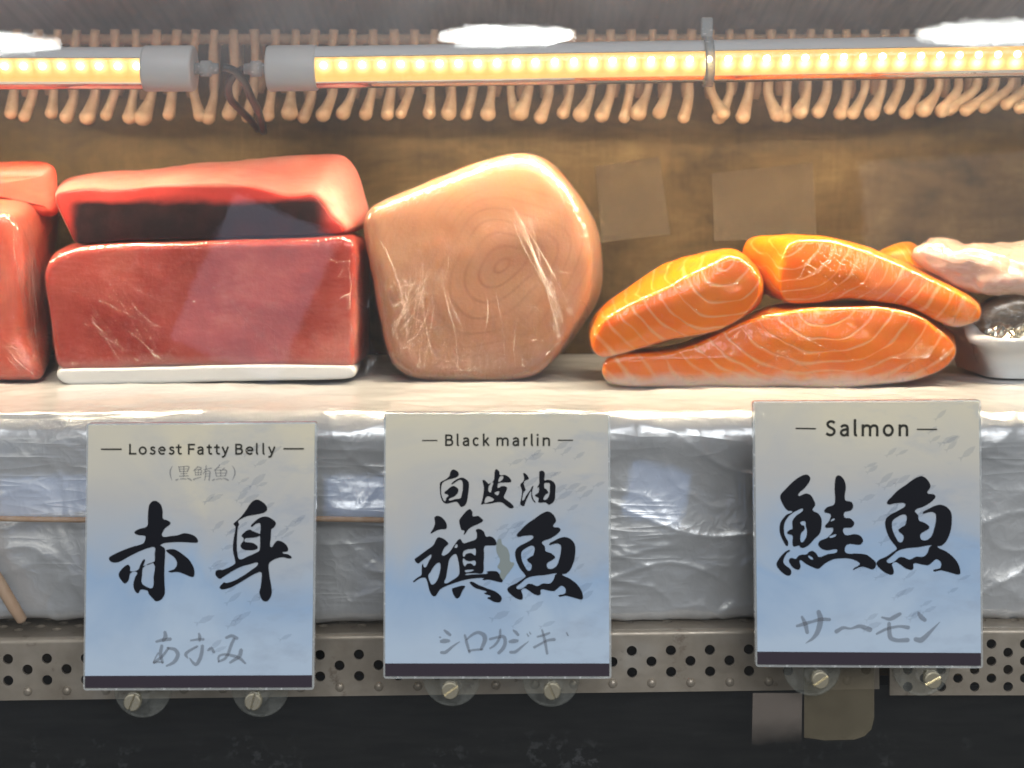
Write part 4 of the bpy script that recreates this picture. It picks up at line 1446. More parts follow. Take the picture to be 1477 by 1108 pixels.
# monoline sans letters, cap height 1, baseline 0, y up. 'L' straight stroke, 'C' smooth curve
LET = {
    'L': [('L', .08, 1, .08, 0), ('L', .0, .075, .55, .075)],
    'F': [('L', .08, 1, .08, 0), ('L', .0, .925, .56, .925), ('L', .08, .51, .50, .51)],
    'B': [('L', .08, 1, .08, 0), ('C', (.08, .925), (.34, .925), (.50, .87), (.53, .74), (.47, .60), (.32, .535), (.08, .535)),
          ('C', (.08, .535), (.36, .535), (.54, .46), (.585, .29), (.52, .13), (.36, .075), (.08, .075))],
    'S': [('C', (.55, .83), (.42, .92), (.26, .92), (.13, .83), (.12, .70), (.22, .58), (.38, .50), (.51, .40), (.53, .25), (.44, .12), (.28, .075), (.14, .11), (.03, .19))],
    'o': [('O', .31, .37, .25, .31)],
    'e': [('C', (.07, .40), (.30, .40), (.50, .40), (.48, .56), (.38, .67), (.24, .67), (.11, .56), (.07, .38), (.11, .18), (.24, .07), (.38, .07), (.49, .13))],
    's': [('C', (.39, .60), (.27, .68), (.13, .64), (.10, .53), (.18, .43), (.32, .36), (.39, .26), (.35, .12), (.22, .06), (.10, .09), (.02, .16))],
    't': [('C', (.18, .94), (.18, .60), (.18, .25), (.21, .11), (.30, .07), (.38, .09)), ('L', .0, .675, .36, .675)],
    'a': [('C', (.06, .58), (.16, .66), (.28, .68), (.38, .62), (.41, .50), (.41, .25), (.41, 0)), ('C', (.41, .43), (.24, .41), (.10, .33), (.07, .19), (.14, .08), (.25, .06), (.36, .13), (.41, .20))],
    'y': [('L', .06, .74, .31, .08), ('C', (.54, .74), (.42, .38), (.30, .02), (.22, -.15), (.10, -.21), (.02, -.20))],
    'l': [('C', (.07, 1.07), (.07, .6), (.07, .25), (.09, .10), (.14, .065), (.20, .07))],
    'c': [('C', (.44, .59), (.32, .675), (.19, .65), (.09, .53), (.075, .36), (.11, .18), (.21, .08), (.33, .07), (.45, .15))],
    'k': [('L', .07, 1.07, .07, 0), ('L', .07, .27, .43, .72), ('L', .20, .42, .47, .02)],
    'm': [('L', .07, .74, .07, 0), ('C', (.07, .52), (.17, .64), (.29, .67), (.39, .61), (.42, .46), (.42, .0)), ('C', (.42, .52), (.52, .64), (.64, .67), (.74, .61), (.77, .46), (.77, .0))],
    'n': [('L', .07, .74, .07, 0), ('C', (.07, .52), (.17, .64), (.30, .67), (.41, .61), (.44, .46), (.44, .0))],
    'r': [('L', .07, .74, .07, 0), ('C', (.07, .44), (.13, .60), (.23, .68), (.34, .67))],
    'i': [('L', .07, .74, .07, 0), ('O', .07, .96, .012, .012)],
}


def letters(items, s, u0, v0, cap_top, base, weight=0.155):
    """items: (char, x0, x1) in crop pixels"""
    h = base - cap_top
    out = []
    for ch, xa, xb in items:
        st = LET[ch]
        xsx = []
        for q in st:
            if q[0] == 'L':
                xsx += [q[1], q[3]]
            elif q[0] == 'C':
                xsx += [p[0] for p in q[1:]]
            else:
                xsx += [q[1] - q[3], q[1] + q[3]]
        lo, hi = min(xsx) - (weight / 2 if ch not in 'LFt' else weight * .0), max(xsx) + (weight / 2 if ch not in 'LFt' else 0)
        if ch in 'LF':
            lo = 0.0
        sx = (xb - xa) / (hi - lo)
        X = lambda x: u0 + (xa + (x - lo) * sx) / s
        Y = lambda y: v0 + (base - y * h) / s
        w = weight * h / s
        for q in st:
            if q[0] == 'L':
                out.append((quadstroke(X(q[1]), Y(q[2]), X(q[3]), Y(q[4]), w), []))
            elif q[0] == 'C':
                pts = catmull([(X(a), Y(b), w) for a, b in q[1:]], 6, False)
                r = brush(pts, 1)
                m = len(pts)
                out.append((list(r[:m]) + list(r[m + 5:2 * m + 5]), []))      # butt ends
            else:
                if q[3] < 0.1:
                    out.append(([(X(q[1]) + w * .62 * math.cos(a), Y(q[2]) + w * .62 * math.sin(a)) for a in np.linspace(0, 2 * math.pi, 14)[:-1]], []))
                else:
                    e = lambda k: [(X(q[1]) + (q[3] * h / s * 1.0 * (sx * s / h * h / s if False else sx / h) * 1.0 + k * w / 2) * math.cos(a) if False else
                                    X(q[1]) + (q[3] * sx / s + k * w / 2) * math.cos(a), Y(q[2]) + (q[4] * h / s + k * w / 2) * math.sin(a)) for a in np.linspace(0, 2 * math.pi, 33)[:-1]]
                    out.append((e(1), [e(-1)]))
    return out


def dashes(rows, s, u0, v0):
    return [(quadstroke(u0 + a / s, v0 + b / s, u0 + c / s, v0 + d / s, w / s), []) for a, b, c, d, w in rows]


def outl(shapes, s, u0, v0, k=4):
    out = []
    for outer, holes in shapes:
        f = lambda l: [(u0 + a / s, v0 + b / s) for a, b in catmull(l, k)]
        out.append((f(outer), [f(h) for h in holes]))
    return out


def strokes(list_, s, u0, v0):
    out = []
    for pts in list_:
        r = brush(pts)
        out.append(([(u0 + a / s, v0 + b / s) for a, b in r], []))
    return out


AKA = [([(490, 120), (525, 88), (565, 92), (605, 130), (620, 190), (624, 265), (665, 280), (700, 312), (640, 365), (618, 440), (700, 438), (770, 430), (835, 410), (900, 420), (950, 445), (972, 480), (965, 504), (850, 500), (720, 500), (600, 525), (640, 560), (645, 620), (638, 750), (638, 900), (642, 1010), (610, 1070), (555, 1090), (525, 1065), (480, 1015), (470, 985), (400, 975), (375, 1010), (340, 980), (328, 920), (345, 850), (365, 800), (300, 808), (280, 880), (245, 912), (215, 890), (180, 825), (215, 765), (270, 725), (295, 745), (300, 790), (375, 775), (400, 720), (440, 670), (432, 720), (425, 738), (535, 695), (540, 620), (540, 552), (470, 560), (380, 595), (280, 645), (190, 695), (130, 703), (92, 685), (85, 655), (110, 635), (200, 590), (310, 548), (425, 512), (447, 470), (445, 438), (390, 430), (338, 405), (380, 370), (465, 340), (472, 250), (478, 170)],
        [[(427, 752), (530, 712), (530, 850), (520, 955), (470, 950), (412, 908), (415, 830)]]),
       ([(655, 585), (690, 570), (740, 572), (800, 605), (880, 670), (925, 740), (938, 790), (932, 842), (900, 845), (830, 815), (770, 797), (680, 795), (735, 770), (762, 730), (760, 690), (730, 645)], [])]
MI = [([(260, 325), (255, 315), (330, 245), (380, 180), (430, 105), (470, 78), (505, 76), (560, 110), (590, 150), (585, 185), (550, 208), (470, 225), (390, 240), (340, 262), (300, 290), (310, 320), (300, 345), (292, 420), (288, 520), (292, 600), (315, 670), (400, 640), (480, 605), (515, 580), (520, 420), (522, 315), (480, 315), (430, 345), (460, 300), (520, 255), (580, 243), (640, 268), (678, 305), (668, 340), (645, 362), (632, 370), (628, 450), (620, 540), (640, 548), (665, 510), (695, 485), (740, 495), (785, 530), (802, 575), (790, 592), (745, 605), (800, 622), (838, 655), (800, 662), (750, 650), (690, 660), (640, 685), (608, 715), (610, 800), (622, 880), (635, 960), (635, 1020), (605, 1080), (570, 1092), (540, 1075), (513, 1005), (525, 950), (535, 860), (530, 800), (470, 815), (390, 860), (290, 920), (210, 958), (118, 963), (160, 900), (180, 908), (260, 885), (350, 835), (430, 780), (500, 710), (420, 720), (330, 745), (240, 790), (170, 835), (115, 865), (75, 825), (80, 785), (110, 775), (150, 775), (268, 715), (265, 660), (250, 590), (250, 520), (262, 430), (275, 350)], []),
      ([(335, 435), (365, 400), (412, 373), (450, 390), (505, 412), (530, 425), (470, 452), (415, 455), (370, 465), (368, 495), (400, 500), (450, 508), (490, 535), (495, 562), (460, 577), (400, 580), (350, 570), (325, 540), (335, 510), (355, 485), (355, 460)], [])]
HATA = [([(270, 125), (295, 105), (340, 115), (385, 160), (403, 205), (395, 242), (340, 248), (290, 262), (235, 293), (230, 285), (260, 235), (277, 180)], []),
        ([(535, 155), (570, 100), (615, 50), (648, 32), (675, 65), (680, 108), (735, 105), (775, 135), (790, 155), (740, 190), (680, 215), (630, 250), (585, 305), (590, 262), (560, 255), (545, 215)], []),
        ([(60, 570), (100, 535), (180, 475), (260, 415), (290, 355), (315, 332), (370, 350), (410, 385), (418, 405), (380, 440), (355, 490), (350, 520), (375, 528), (430, 490), (480, 420), (540, 350), (580, 395), (640, 380), (715, 350), (722, 290), (712, 255), (745, 243), (795, 270), (820, 325), (865, 322), (910, 350), (932, 410), (880, 420), (805, 430), (800, 520), (795, 600), (785, 712), (700, 715), (610, 720), (600, 735), (680, 728), (790, 725), (840, 715), (825, 698), (930, 695), (960, 720), (975, 760), (1000, 795), (985, 812), (920, 800), (860, 785), (780, 785), (800, 770), (720, 768), (600, 785), (500, 815), (400, 850), (330, 890), (290, 950), (265, 962), (240, 945), (215, 890), (180, 770), (135, 765), (90, 785), (50, 812), (45, 800), (85, 765), (130, 735), (135, 680), (145, 615), (158, 650), (180, 650), (210, 590), (238, 520), (190, 545), (130, 590), (95, 612)],
         [[(205, 740), (230, 700), (280, 625), (325, 605), (335, 660), (318, 740), (290, 805), (245, 838), (220, 800)],
          [(430, 570), (470, 520), (500, 512), (520, 560), (535, 650), (530, 735), (460, 790), (380, 822), (395, 760), (408, 680)],
          [(485, 440), (505, 405), (518, 425), (505, 445)],
          [(580, 485), (620, 462), (680, 455), (708, 452), (708, 525), (690, 520), (660, 500), (610, 510), (580, 540)],
          [(575, 560), (610, 580), (650, 588), (706, 583), (700, 635), (660, 612), (620, 615), (590, 640)],
          [(595, 685), (640, 678), (690, 680), (670, 695), (605, 705)]]),
        ([(460, 880), (480, 870), (595, 850), (570, 900), (540, 965), (510, 985), (480, 955), (462, 915)], []),
        ([(645, 815), (670, 805), (740, 840), (840, 880), (920, 910), (975, 955), (988, 990), (965, 1025), (900, 1018), (860, 995), (835, 980), (870, 960), (800, 930), (830, 915), (760, 890), (700, 870)], [])]
UO = [([(262, 320), (310, 250), (370, 190), (450, 135), (520, 85), (590, 57), (640, 80), (675, 130), (678, 165), (650, 218), (710, 230), (728, 255), (690, 300), (620, 345), (530, 385), (560, 430), (570, 480), (620, 500), (670, 545), (630, 580), (585, 610), (590, 660), (640, 668), (690, 630), (715, 560), (732, 480), (730, 420), (700, 400), (660, 402), (605, 410), (660, 370), (720, 340), (780, 330), (840, 355), (880, 410), (885, 500), (870, 590), (830, 680), (785, 720), (745, 730), (830, 775), (900, 830), (945, 890), (965, 950), (960, 993), (900, 985), (830, 965), (780, 955), (705, 958), (770, 935), (785, 900), (770, 865), (735, 850), (700, 875), (660, 905), (600, 900), (520, 890), (515, 940), (490, 952), (440, 935), (390, 900), (345, 876), (310, 895), (325, 950), (320, 993), (280, 993), (220, 960), (160, 895), (185, 855), (250, 826), (310, 786), (355, 750), (345, 725), (300, 670), (260, 590), (243, 510), (255, 460), (300, 420), (370, 385), (440, 325), (350, 315)],
       [[(310, 500), (340, 460), (440, 425), (438, 520), (400, 545), (370, 575), (420, 625), (410, 680), (380, 688), (340, 630), (315, 570)],
        [(257, 862), (302, 824), (370, 768), (450, 745), (560, 735), (690, 715), (670, 735), (650, 790), (610, 825), (540, 825), (480, 852), (420, 830), (380, 830), (345, 862), (310, 882), (270, 884)]])]
SAKE = [([(100, 265), (150, 200), (220, 130), (290, 80), (350, 62), (382, 90), (375, 130), (330, 190), (270, 258), (340, 240), (385, 255), (420, 310), (430, 350), (405, 395), (460, 430), (488, 480), (488, 560), (470, 620), (420, 670), (370, 725), (320, 752), (288, 745), (280, 730), (225, 738), (215, 700), (215, 635), (165, 615), (195, 580), (215, 575), (215, 500), (250, 450), (318, 388), (250, 405), (185, 450), (145, 510), (135, 570), (145, 640), (175, 695), (165, 735), (130, 690), (100, 620), (95, 550), (110, 500), (160, 440), (215, 410), (170, 400), (130, 350)],
         [[(290, 510), (335, 503), (340, 545), (352, 590), (345, 650), (310, 700), (292, 690), (295, 620), (330, 575), (325, 545), (300, 535)]]),
        ([(195, 775), (165, 800), (140, 840), (130, 885), (150, 915), (195, 950), (205, 985), (190, 1012), (150, 1005), (100, 965), (65, 910), (85, 860), (130, 805), (165, 778)], []),
        ([(183, 865), (205, 845), (245, 855), (275, 825), (310, 815), (350, 812), (370, 790), (405, 780), (440, 805), (465, 838), (550, 810), (630, 795), (632, 765), (545, 775), (490, 760), (458, 720), (475, 685), (545, 655), (600, 570), (522, 557), (560, 500), (575, 437), (515, 412), (540, 370), (610, 340), (612, 200), (622, 90), (650, 70), (690, 95), (718, 170), (710, 300), (770, 320), (787, 360), (765, 400), (705, 418), (705, 465), (760, 475), (797, 520), (770, 560), (695, 570), (712, 630), (800, 622), (855, 640), (880, 685), (850, 722), (730, 720), (715, 795), (830, 805), (910, 815), (960, 850), (1000, 890), (995, 935), (965, 955), (890, 930), (840, 935), (785, 955), (850, 905), (820, 875), (750, 852), (680, 850), (600, 860), (520, 900), (460, 948), (400, 930), (340, 900), (300, 870), (282, 870), (292, 930), (270, 958), (225, 940), (195, 905)],
         [[(362, 828), (383, 827), (412, 858), (387, 858)], [(574, 500), (600, 474), (615, 480), (597, 496)], [(560, 652), (602, 628), (628, 625), (615, 646)]])]
SHIRO = [([(150, 440), (170, 400), (300, 330), (370, 260), (390, 170), (440, 118), (500, 125), (560, 165), (582, 215), (560, 270), (480, 310), (330, 350), (240, 395), (200, 440), (180, 540), (180, 640), (200, 740), (265, 840), (300, 760), (345, 700), (250, 650), (320, 580), (410, 505), (470, 492), (540, 530), (575, 580), (550, 660), (480, 730), (350, 810), (500, 790), (620, 770), (650, 680), (672, 560), (670, 420), (640, 355), (590, 355), (520, 395), (425, 455), (415, 435), (500, 360), (600, 310), (670, 300), (740, 335), (805, 400), (815, 500), (795, 680), (765, 850), (720, 935), (640, 968), (600, 930), (540, 855), (430, 865), (300, 895), (230, 860), (180, 770), (155, 640), (150, 520)], [])]
KAWA = [([(696, 693), (698.3, 692.4), (702.7, 695.9), (705.2, 698), (712.2, 692.8), (713.4, 681.4), (715, 677), (717, 677.3), (720.1, 680.2), (721.1, 685.2), (728.5, 685.2), (734, 688.3), (737.7, 693.7), (736, 695.6), (728.5, 696), (719, 697), (717.7, 700.5), (718.4, 703.9), (723.1, 701.5), (728.5, 701.5), (731.5, 703.9), (729.2, 710.6), (726.8, 717.4), (731.9, 722.1), (738, 726.9), (741, 731.6), (736.7, 733.3), (731.9, 730.9), (725.2, 725.5), (720.4, 724.2), (715, 724.8), (707.1, 726.4), (697.6, 726.8), (694.2, 727.8), (695.1, 723.7), (697, 714.2), (698, 702.8)],
         [[(705.6, 700.6), (711, 695.6), (709.6, 702.8), (707.8, 710.2), (704.5, 708.3), (704.5, 703.5)], [(702.9, 716), (712.5, 720), (711.3, 722.2), (705.2, 724.1), (699, 725)],
          [(721.4, 687.3), (725.8, 686.9), (725.2, 691), (722.4, 693.7), (719.1, 695), (719.6, 690.3)], [(713.3, 711), (720, 708.6), (719.7, 712), (717.7, 714.7), (715, 713.3)]])]
ABURA = [([(590, 185), (640, 200), (685, 250), (705, 300), (690, 320), (640, 335), (605, 370), (600, 420), (620, 490), (635, 540), (590, 600), (575, 680), (565, 765), (600, 755), (640, 680), (700, 590), (740, 540), (795, 455), (785, 530), (775, 600), (785, 680), (810, 750), (850, 800), (855, 812), (820, 800), (770, 730), (755, 640), (752, 570), (690, 680), (650, 760), (620, 850), (600, 885), (555, 875), (522, 840), (540, 740), (555, 640), (560, 560), (530, 460), (535, 410), (580, 370), (605, 320), (600, 250)], []),
         ([(930, 160), (970, 133), (1020, 145), (1048, 195), (1040, 335), (1100, 325), (1170, 335), (1240, 380), (1275, 460), (1268, 600), (1260, 740), (1220, 810), (1140, 858), (1100, 835), (1060, 808), (910, 805), (915, 715), (835, 665), (870, 630), (915, 590), (920, 480), (890, 500), (910, 440), (930, 400)],
          [[(1040, 400), (1100, 392), (1150, 400), (1155, 500), (1150, 600), (1130, 680), (1080, 745), (1020, 750), (1030, 690), (1070, 635), (1120, 610), (1110, 570), (1080, 530), (1040, 500)]])]
WORN = [([(60, 360), (90, 350), (105, 405), (160, 450), (185, 520), (192, 590), (235, 610), (190, 690), (150, 740), (110, 790), (78, 740), (90, 690), (55, 650), (80, 600), (80, 560), (50, 500), (42, 440)], [])]

AKAMI_K = [[(180, 265, 30), (260, 242, 40), (350, 235, 45)], [(285, 150, 40), (292, 205, 55), (265, 250, 40)], [(245, 320, 40), (230, 420, 45), (255, 530, 30)],
           [(330, 345, 30), (250, 450, 34), (150, 525, 34)], [(150, 528, 26), (205, 520, 22), (262, 525, 20)], [(200, 410, 20), (160, 480, 18), (140, 525, 16)],
           [(320, 345, 30), (410, 365, 45), (448, 430, 50), (400, 520, 44), (305, 570, 22)],
           [(610, 250, 22), (700, 236, 30), (765, 236, 34)], [(712, 165, 26), (722, 205, 40), (720, 250, 30)], [(690, 325, 28), (600, 375, 34), (545, 425, 40), (570, 470, 18)],
           [(755, 320, 40), (745, 410, 46), (715, 500, 46), (670, 550, 42), (595, 475, 18)], [(825, 375, 24), (862, 350, 40), (900, 395, 36)],
           [(1055, 215, 34), (1125, 192, 40), (1185, 222, 44)], [(1150, 235, 36), (1115, 310, 40), (1080, 410, 40), (1035, 480, 34), (958, 515, 24)],
           [(958, 515, 22), (962, 450, 28), (1030, 425, 30), (1150, 445, 38), (1225, 475, 40), (1290, 535, 26)], [(1240, 375, 50), (1215, 450, 50), (1105, 525, 30)]]
SHIRO_K = [[(148, 100, 20), (175, 122, 34), (205, 145, 30)], [(118, 212, 36), (150, 208, 46), (190, 206, 34)], [(100, 170, 16), (108, 172, 16)], [(118, 325, 30), (160, 322, 34), (230, 265, 24), (302, 215, 9)],
           [(355, 150, 22), (375, 230, 30), (402, 322, 24)], [(372, 195, 18), (430, 145, 26), (490, 122, 32), (548, 150, 46), (558, 200, 46), (522, 290, 30)], [(395, 308, 24), (460, 298, 22), (530, 292, 24)],
           [(610, 190, 26), (680, 172, 26), (748, 165, 36), (765, 222, 36), (742, 285, 38), (700, 328, 34)], [(715, 95, 22), (706, 180, 28), (660, 250, 24), (612, 282, 18)],
           [(848, 100, 18), (872, 120, 32), (895, 145, 28)], [(812, 215, 30), (848, 210, 44), (886, 206, 32)], [(818, 322, 28), (868, 318, 32), (935, 265, 22), (1002, 212, 8)], [(985, 135, 10), (1000, 158, 16)], [(1010, 118, 10), (1022, 136, 14)],
           [(1092, 165, 18), (1150, 150, 26), (1212, 128, 22)], [(1060, 272, 26), (1160, 218, 24), (1200, 200, 26), (1262, 192, 32)], [(1138, 95, 18), (1166, 200, 30), (1190, 335, 24)], [(1388, 125, 16), (1402, 152, 14)]]
SAMON_K = [[(62, 212, 24), (130, 192, 36), (200, 172, 26), (285, 150, 34), (362, 152, 30)], [(108, 128, 24), (138, 190, 40), (156, 270, 34)], [(262, 82, 40), (280, 150, 52), (255, 260, 46), (210, 325, 30), (145, 370, 8)],
           [(428, 262, 40), (490, 228, 30), (560, 235, 18), (640, 214, 36), (735, 245, 48)], [(850, 132, 18), (920, 148, 32), (965, 128, 40), (1015, 100, 32)], [(800, 285, 20), (890, 240, 28), (1010, 215, 24), (1090, 226, 38)],
           [(915, 190, 34), (918, 270, 40), (930, 322, 42), (990, 345, 36), (1085, 342, 42)], [(1190, 95, 30), (1212, 128, 44), (1245, 156, 36)], [(1162, 335, 42), (1212, 342, 50), (1300, 262, 30), (1385, 175, 6)]]
KURO_K = [[(228, 152, 10), (195, 225, 26), (192, 310, 24), (222, 405, 8)], [(1292, 145, 8), (1334, 220, 24), (1336, 300, 26), (1294, 402, 8)],
          [(345, 165, 22), (352, 205, 22), (362, 250, 20)], [(345, 168, 18), (440, 160, 18), (520, 162, 24), (515, 205, 26), (495, 245, 20)], [(358, 208, 14), (500, 202, 14)], [(432, 165, 22), (430, 330, 22)], [(362, 250, 16), (498, 245, 16)], [(375, 290, 16), (490, 282, 16)], [(355, 332, 18), (512, 325, 20)],
          [(298, 398, 30), (330, 382, 20)], [(370, 382, 18), (420, 376, 22), (470, 382, 18)], [(495, 370, 18), (530, 380, 26), (565, 402, 26)],
          [(682, 158, 16), (650, 195, 24), (608, 232, 20)], [(675, 170, 16), (742, 186, 22), (702, 218, 16)], [(628, 222, 18), (642, 310, 18)], [(630, 222, 14), (740, 222, 22), (732, 310, 18)], [(640, 266, 12), (735, 264, 12)], [(690, 222, 16), (690, 310, 16)], [(640, 312, 14), (742, 305, 14)], [(608, 390, 30), (640, 372, 22), (735, 350, 16)],
          [(788, 212, 16), (860, 200, 20), (922, 190, 22)], [(830, 140, 18), (815, 230, 22), (772, 295, 12)], [(822, 250, 20), (815, 330, 20), (800, 400, 18)], [(818, 248, 14), (892, 242, 24), (890, 330, 24), (880, 400, 24)], [(818, 292, 12), (890, 286, 12)], [(818, 334, 12), (890, 326, 12)],
          [(1068, 132, 16), (1030, 180, 26), (975, 222, 18)], [(1045, 178, 14), (1150, 170, 26), (1112, 222, 16)], [(990, 222, 20), (998, 280, 22), (1012, 330, 18)], [(992, 222, 14), (1100, 222, 18), (1188, 232, 26), (1168, 325, 22)], [(1002, 276, 14), (1172, 274, 14)], [(1086, 222, 20), (1086, 325, 20)], [(1012, 332, 14), (1165, 326, 14)],
          [(945, 402, 30), (985, 382, 18)], [(1012, 388, 22), (1060, 374, 18), (1110, 380, 20)], [(1130, 366, 16), (1172, 376, 28), (1220, 402, 28)]]


def fish_school(u0, v0, seed):
    """small swimming fish printed faintly, slanting up the right side"""
    rnd = random.Random(seed)
    out = []
    for i in range(46):
        if i < 34:
            a = rnd.uniform(0, 1)
            u_ = 165 + 150 * a + rnd.uniform(-35, 35)
            v_ = 150 - 130 * a + rnd.uniform(-50, 120)
        else:
            u_, v_ = rnd.uniform(150, 310), rnd.uniform(200, 330)
        if not (12 < u_ < 312 and 16 < v_ < 345):
            continue
        L = rnd.uniform(9, 17)
        w = L * rnd.uniform(0.42, 0.62)
        th = rad(rnd.uniform(-42, -20))
        shp = [(-1, -0.5), (-0.62, -0.08), (-0.1, -0.5), (0.5, -0.42), (1, 0.0), (0.5, 0.42), (-0.1, 0.5), (-0.62, 0.08), (-1, 0.5), (-0.82, 0)]
        c, s_ = math.cos(th), math.sin(th)
        out.append(([(u0 + u_ + (a * L * c - b * w * s_), v0 + v_ + (a * L * s_ + b * w * c)) for a, b in shp], []))
    return out


def card(label, corners, band_v, glyph_sets, seed, worn=None):
    """corners: tl, tr, br, bl in pixels"""
    yf = 0.0
    (ul, vt), (ur, vt2), (ur2, vb2), (ul2, vb) = corners
    cx = P((ul2 + ur2) / 2, (vb + vb2) / 2, 0)
    root = empty('price_card', cx, label, 'card')

    def slab(name, pts, y0, y1, mat, inset=0.0):
        k = len(pts)
        vs = [P(a, b, y0) for a, b in pts] + [P(a, b, y0) + Vector((0, y1 - y0, 0)) for a, b in pts]
        fs = [tuple(range(k)), tuple(reversed(range(k, 2 * k)))] + [(i, k + i, k + (i + 1) % k, (i + 1) % k) for i in range(k)]
        return mesh_obj(name, vs, fs, mat, root, False)

    def rounded(c, r):
        out = []
        for i in range(4):
            p = np.array(c[i], float)
            a = np.array(c[i - 1], float) - p
            b = np.array(c[(i + 1) % 4], float) - p
            a, b = a / np.linalg.norm(a), b / np.linalg.norm(b)
            for t_ in np.linspace(0, 1, 6):
                q = (1 - t_) ** 2 * (p + a * r) + 2 * t_ * (1 - t_) * p + t_ ** 2 * (p + b * r)
                out.append(tuple(q))
        return out
    slab('acrylic_panel', rounded(corners, 5), 0.0, 0.0028, M['acrylic'])
    ins = [(ul + 2.5, vt + 2.5), (ur - 3, vt2 + 2.5), (ur2 - 3, band_v + (vb2 - vb)), (ul2 + 2.5, band_v)]
    pr = slab('print_sheet', ins, -0.0003, -0.00006, m_print('card_print', seed))
    me = pr.data
    slab('footer_band', [(ul2 + 2.5, band_v + 0.3), (ur2 - 3, band_v + (vb2 - vb) + 0.3), (ur2 - 3, vb2 - 3.5), (ul2 + 2.5, vb - 3.5)], -0.0003, -0.00006, M['ink_band'])
    vs, fs = poly_mesh(fish_school(ul, vt, seed + 11), -0.00034, 0.000002)
    mesh_obj('fish_print', vs, fs, M['ink_fish'], root, False)
    if worn:
        vs, fs = poly_mesh(worn, -0.00046, 0.000004)
        mesh_obj('worn_patch', vs, fs, M['worn'], root, False)
    for name, shapes, mat in glyph_sets:
        vs, fs = poly_mesh(shapes, -0.00050, 0.000004)
        mesh_obj(name, vs, fs, mat, root, False)
    return root


# card 1
card('price card lettered Losest Fatty Belly with two large black characters, below the tuna', [(125, 611), (457, 609), (453, 995), (120, 996)], 975,
     [('title', letters([('L', 258, 308), ('o', 322, 378), ('s', 393, 437), ('e', 452, 503), ('s', 520, 563), ('t', 570, 610), ('F', 650, 698), ('a', 710, 757), ('t', 775, 812), ('t', 825, 864), ('y', 870, 925), ('B', 965, 1018), ('e', 1033, 1088), ('l', 1104, 1124), ('l', 1147, 1167), ('y', 1180, 1235)], 4.616, 130, 620, 93, 165)
       + dashes([(72, 129, 210, 129, 9), (1287, 126, 1423, 126, 9)], 4.616, 130, 620), M['ink_olive']),
      ('small_lettering', strokes(KURO_K, 12.308, 230, 660), M['ink_grey']),
      ('large_lettering', outl(AKA, 6.927, 145, 710) + outl(MI, 6.927, 300, 710), M['ink']),
      ('pale_lettering', strokes(AKAMI_K, 8.688, 205, 895), M['ink_grey'])], 1)
# card 2
card('price card lettered Black marlin with a worn patch between two large characters', [(554, 595), (880, 595), (882, 979), (553, 979)], 957,
     [('title', letters([('B', 258, 332), ('l', 362, 388), ('a', 412, 474), ('c', 503, 562), ('k', 592, 657), ('m', 712, 825), ('a', 853, 917), ('r', 952, 998), ('l', 1020, 1046), ('i', 1070, 1090), ('n', 1122, 1192)], 6.154, 600, 615, 72, 174)
       + dashes([(55, 125, 190, 125, 9), (1260, 123, 1395, 123, 9)], 6.154, 600, 615), M['ink_olive']),
      ('middle_lettering', outl(SHIRO, 15.83, 625, 670) + outl(KAWA, 1.0, 0, 0) + outl(ABURA, 14.77, 715, 670), M['ink']),
      ('large_lettering', outl(HATA, 7.386, 590, 730) + outl(UO, 7.386, 710, 730), M['ink']),
      ('pale_lettering', strokes(SHIRO_K, 7.033, 620, 895), M['ink_grey'])], 2, worn=outl(WORN, 7.386, 710, 730))
# card 3: the same fish character, fitted to its own box
kx, ky = (1385 - 1264.5) / (840.7 - 731.9), (828.4 - 686.8) / (864.4 - 737.7)
uo3 = []
for outer, holes in outl(UO, 7.386, 710, 730):
    f = lambda l: [(1264.5 + (a - 731.9) * kx, 686.8 + (b - 737.7) * ky) for a, b in l]
    uo3.append((f(outer), [f(h) for h in holes]))
card('price card lettered Salmon with two large black characters, below the salmon fillets', [(1086, 579), (1415, 577), (1418, 964), (1090, 962)], 940,
     [('title', letters([('S', 322, 422), ('a', 455, 545), ('l', 587, 630), ('m', 657, 820), ('o', 855, 960), ('n', 1000, 1095)], 6.422, 1140, 595, 72, 220)
       + dashes([(50, 147, 238, 150, 12), (1172, 156, 1360, 157, 12)], 6.422, 1140, 595), M['ink_olive']),
      ('large_lettering', outl(SAKE, 6.519, 1110, 675) + uo3, M['ink']),
      ('pale_lettering', strokes(SAMON_K, 6.422, 1140, 870), M['ink_grey'])], 3)


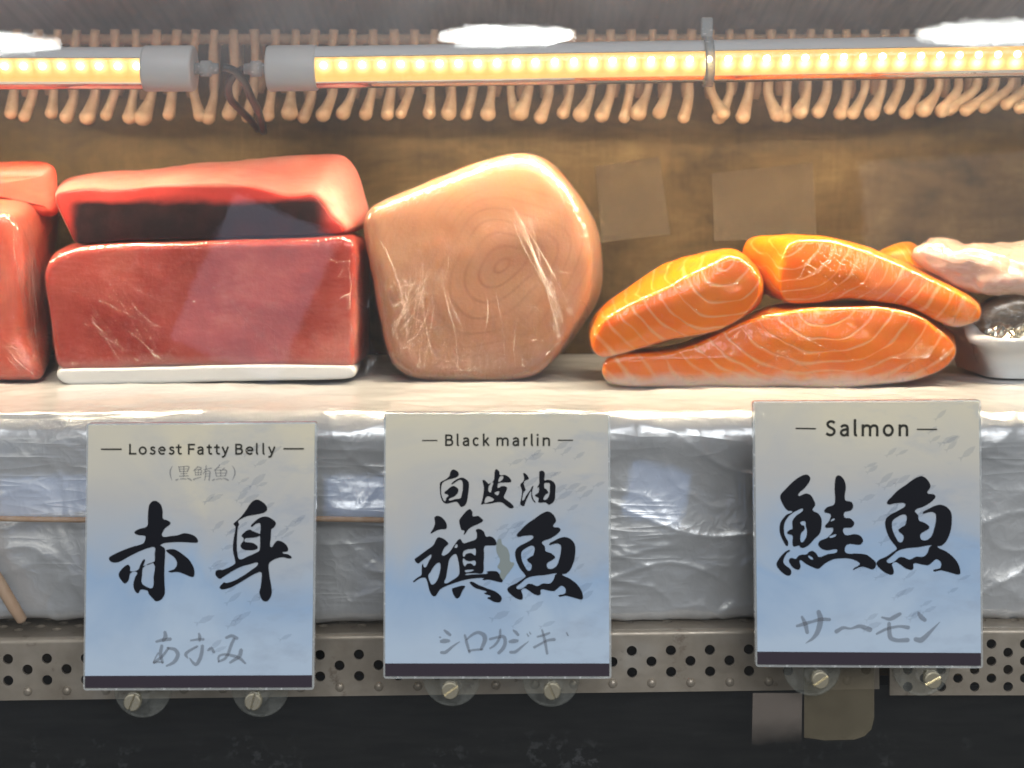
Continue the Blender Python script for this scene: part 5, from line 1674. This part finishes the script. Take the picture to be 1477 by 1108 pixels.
# ------------------------------------------------------------------ suction cups with screws that carry the cards
def suction_cup(u_, v_, r_px, ang, label):
    c = P(u_, v_, 0.0)
    root = empty('suction_cup', (c.x, 0.0118, c.z), label, 'suction cup', 'suction cups carrying the cards')
    r = r_px * px(0.008)
    bm = bmesh.new()
    lathe(bm, [(0.0001, 0.0035), (0.0042, 0.0035), (0.0046, 0.0045), (0.0050, 0.0070), (r * 0.70, 0.0090), (r * 0.94, 0.0104), (r, 0.0110), (r, 0.0117), (r * 0.9, 0.0117), (r * 0.5, 0.0100), (0.0001, 0.0095)], (c.x, 0, c.z), n=48)
    bm_obj('cup', bm, M['cup'], root, True)
    # slotted screw: two half heads on a disc, on a shank
    bm = bmesh.new()
    R = 0.00335
    lathe(bm, [(0, -0.0034), (R * 0.97, -0.0034), (R, -0.0032), (R, -0.0024), (0.0015, -0.0020), (0.0015, 0.0040), (0, 0.0040)], (c.x, 0, c.z), n=28)
    g = 0.0005
    for sgn in (-1, 1):
        a0 = math.asin(g / R)
        ring = [(R * math.cos(a), R * math.sin(a)) for a in np.linspace(a0, math.pi - a0, 16)]
        pts = []
        for a, b in ring:
            b *= sgn
            a, b = a * math.cos(ang) - b * math.sin(ang), a * math.sin(ang) + b * math.cos(ang)
            pts.append((a, b))
        f0 = [bm.verts.new((c.x + a, -0.00335, c.z + b)) for a, b in pts]
        f1 = [bm.verts.new((c.x + a * 0.99, -0.0046, c.z + b * 0.99)) for a, b in pts]
        f2 = [bm.verts.new((c.x + a * 0.86, -0.0051, c.z + b * 0.86)) for a, b in pts]
        for q0, q1 in ((f0, f1), (f1, f2)):
            for k in range(len(pts)):
                k2 = (k + 1) % len(pts)
                bm.faces.new((q0[k], q0[k2], q1[k2], q1[k]))
        bm.faces.new(f2)
    bmesh.ops.recalc_face_normals(bm, faces=bm.faces)
    bm_obj('screw', bm, M['brass'], root, False)


for u_, v_, a, lab in ((195, 1008, 1.2, 'clear suction cup with slotted screw, left one under the Losest Fatty Belly card'),
                       (368, 1007, 1.3, 'clear suction cup with slotted screw, right one under the Losest Fatty Belly card'),
                       (650, 991, 0.6, 'clear suction cup with slotted screw, left one under the Black marlin card'),
                       (796, 992, 2.0, 'clear suction cup with slotted screw, right one under the Black marlin card'),
                       (1180, 976, 0.6, 'clear suction cup with slotted screw before the olive tape under the Salmon card'),
                       (1341, 976, 0.5, 'clear suction cup with slotted screw, right one under the Salmon card')):
    suction_cup(u_, v_, 41.5, a, lab)
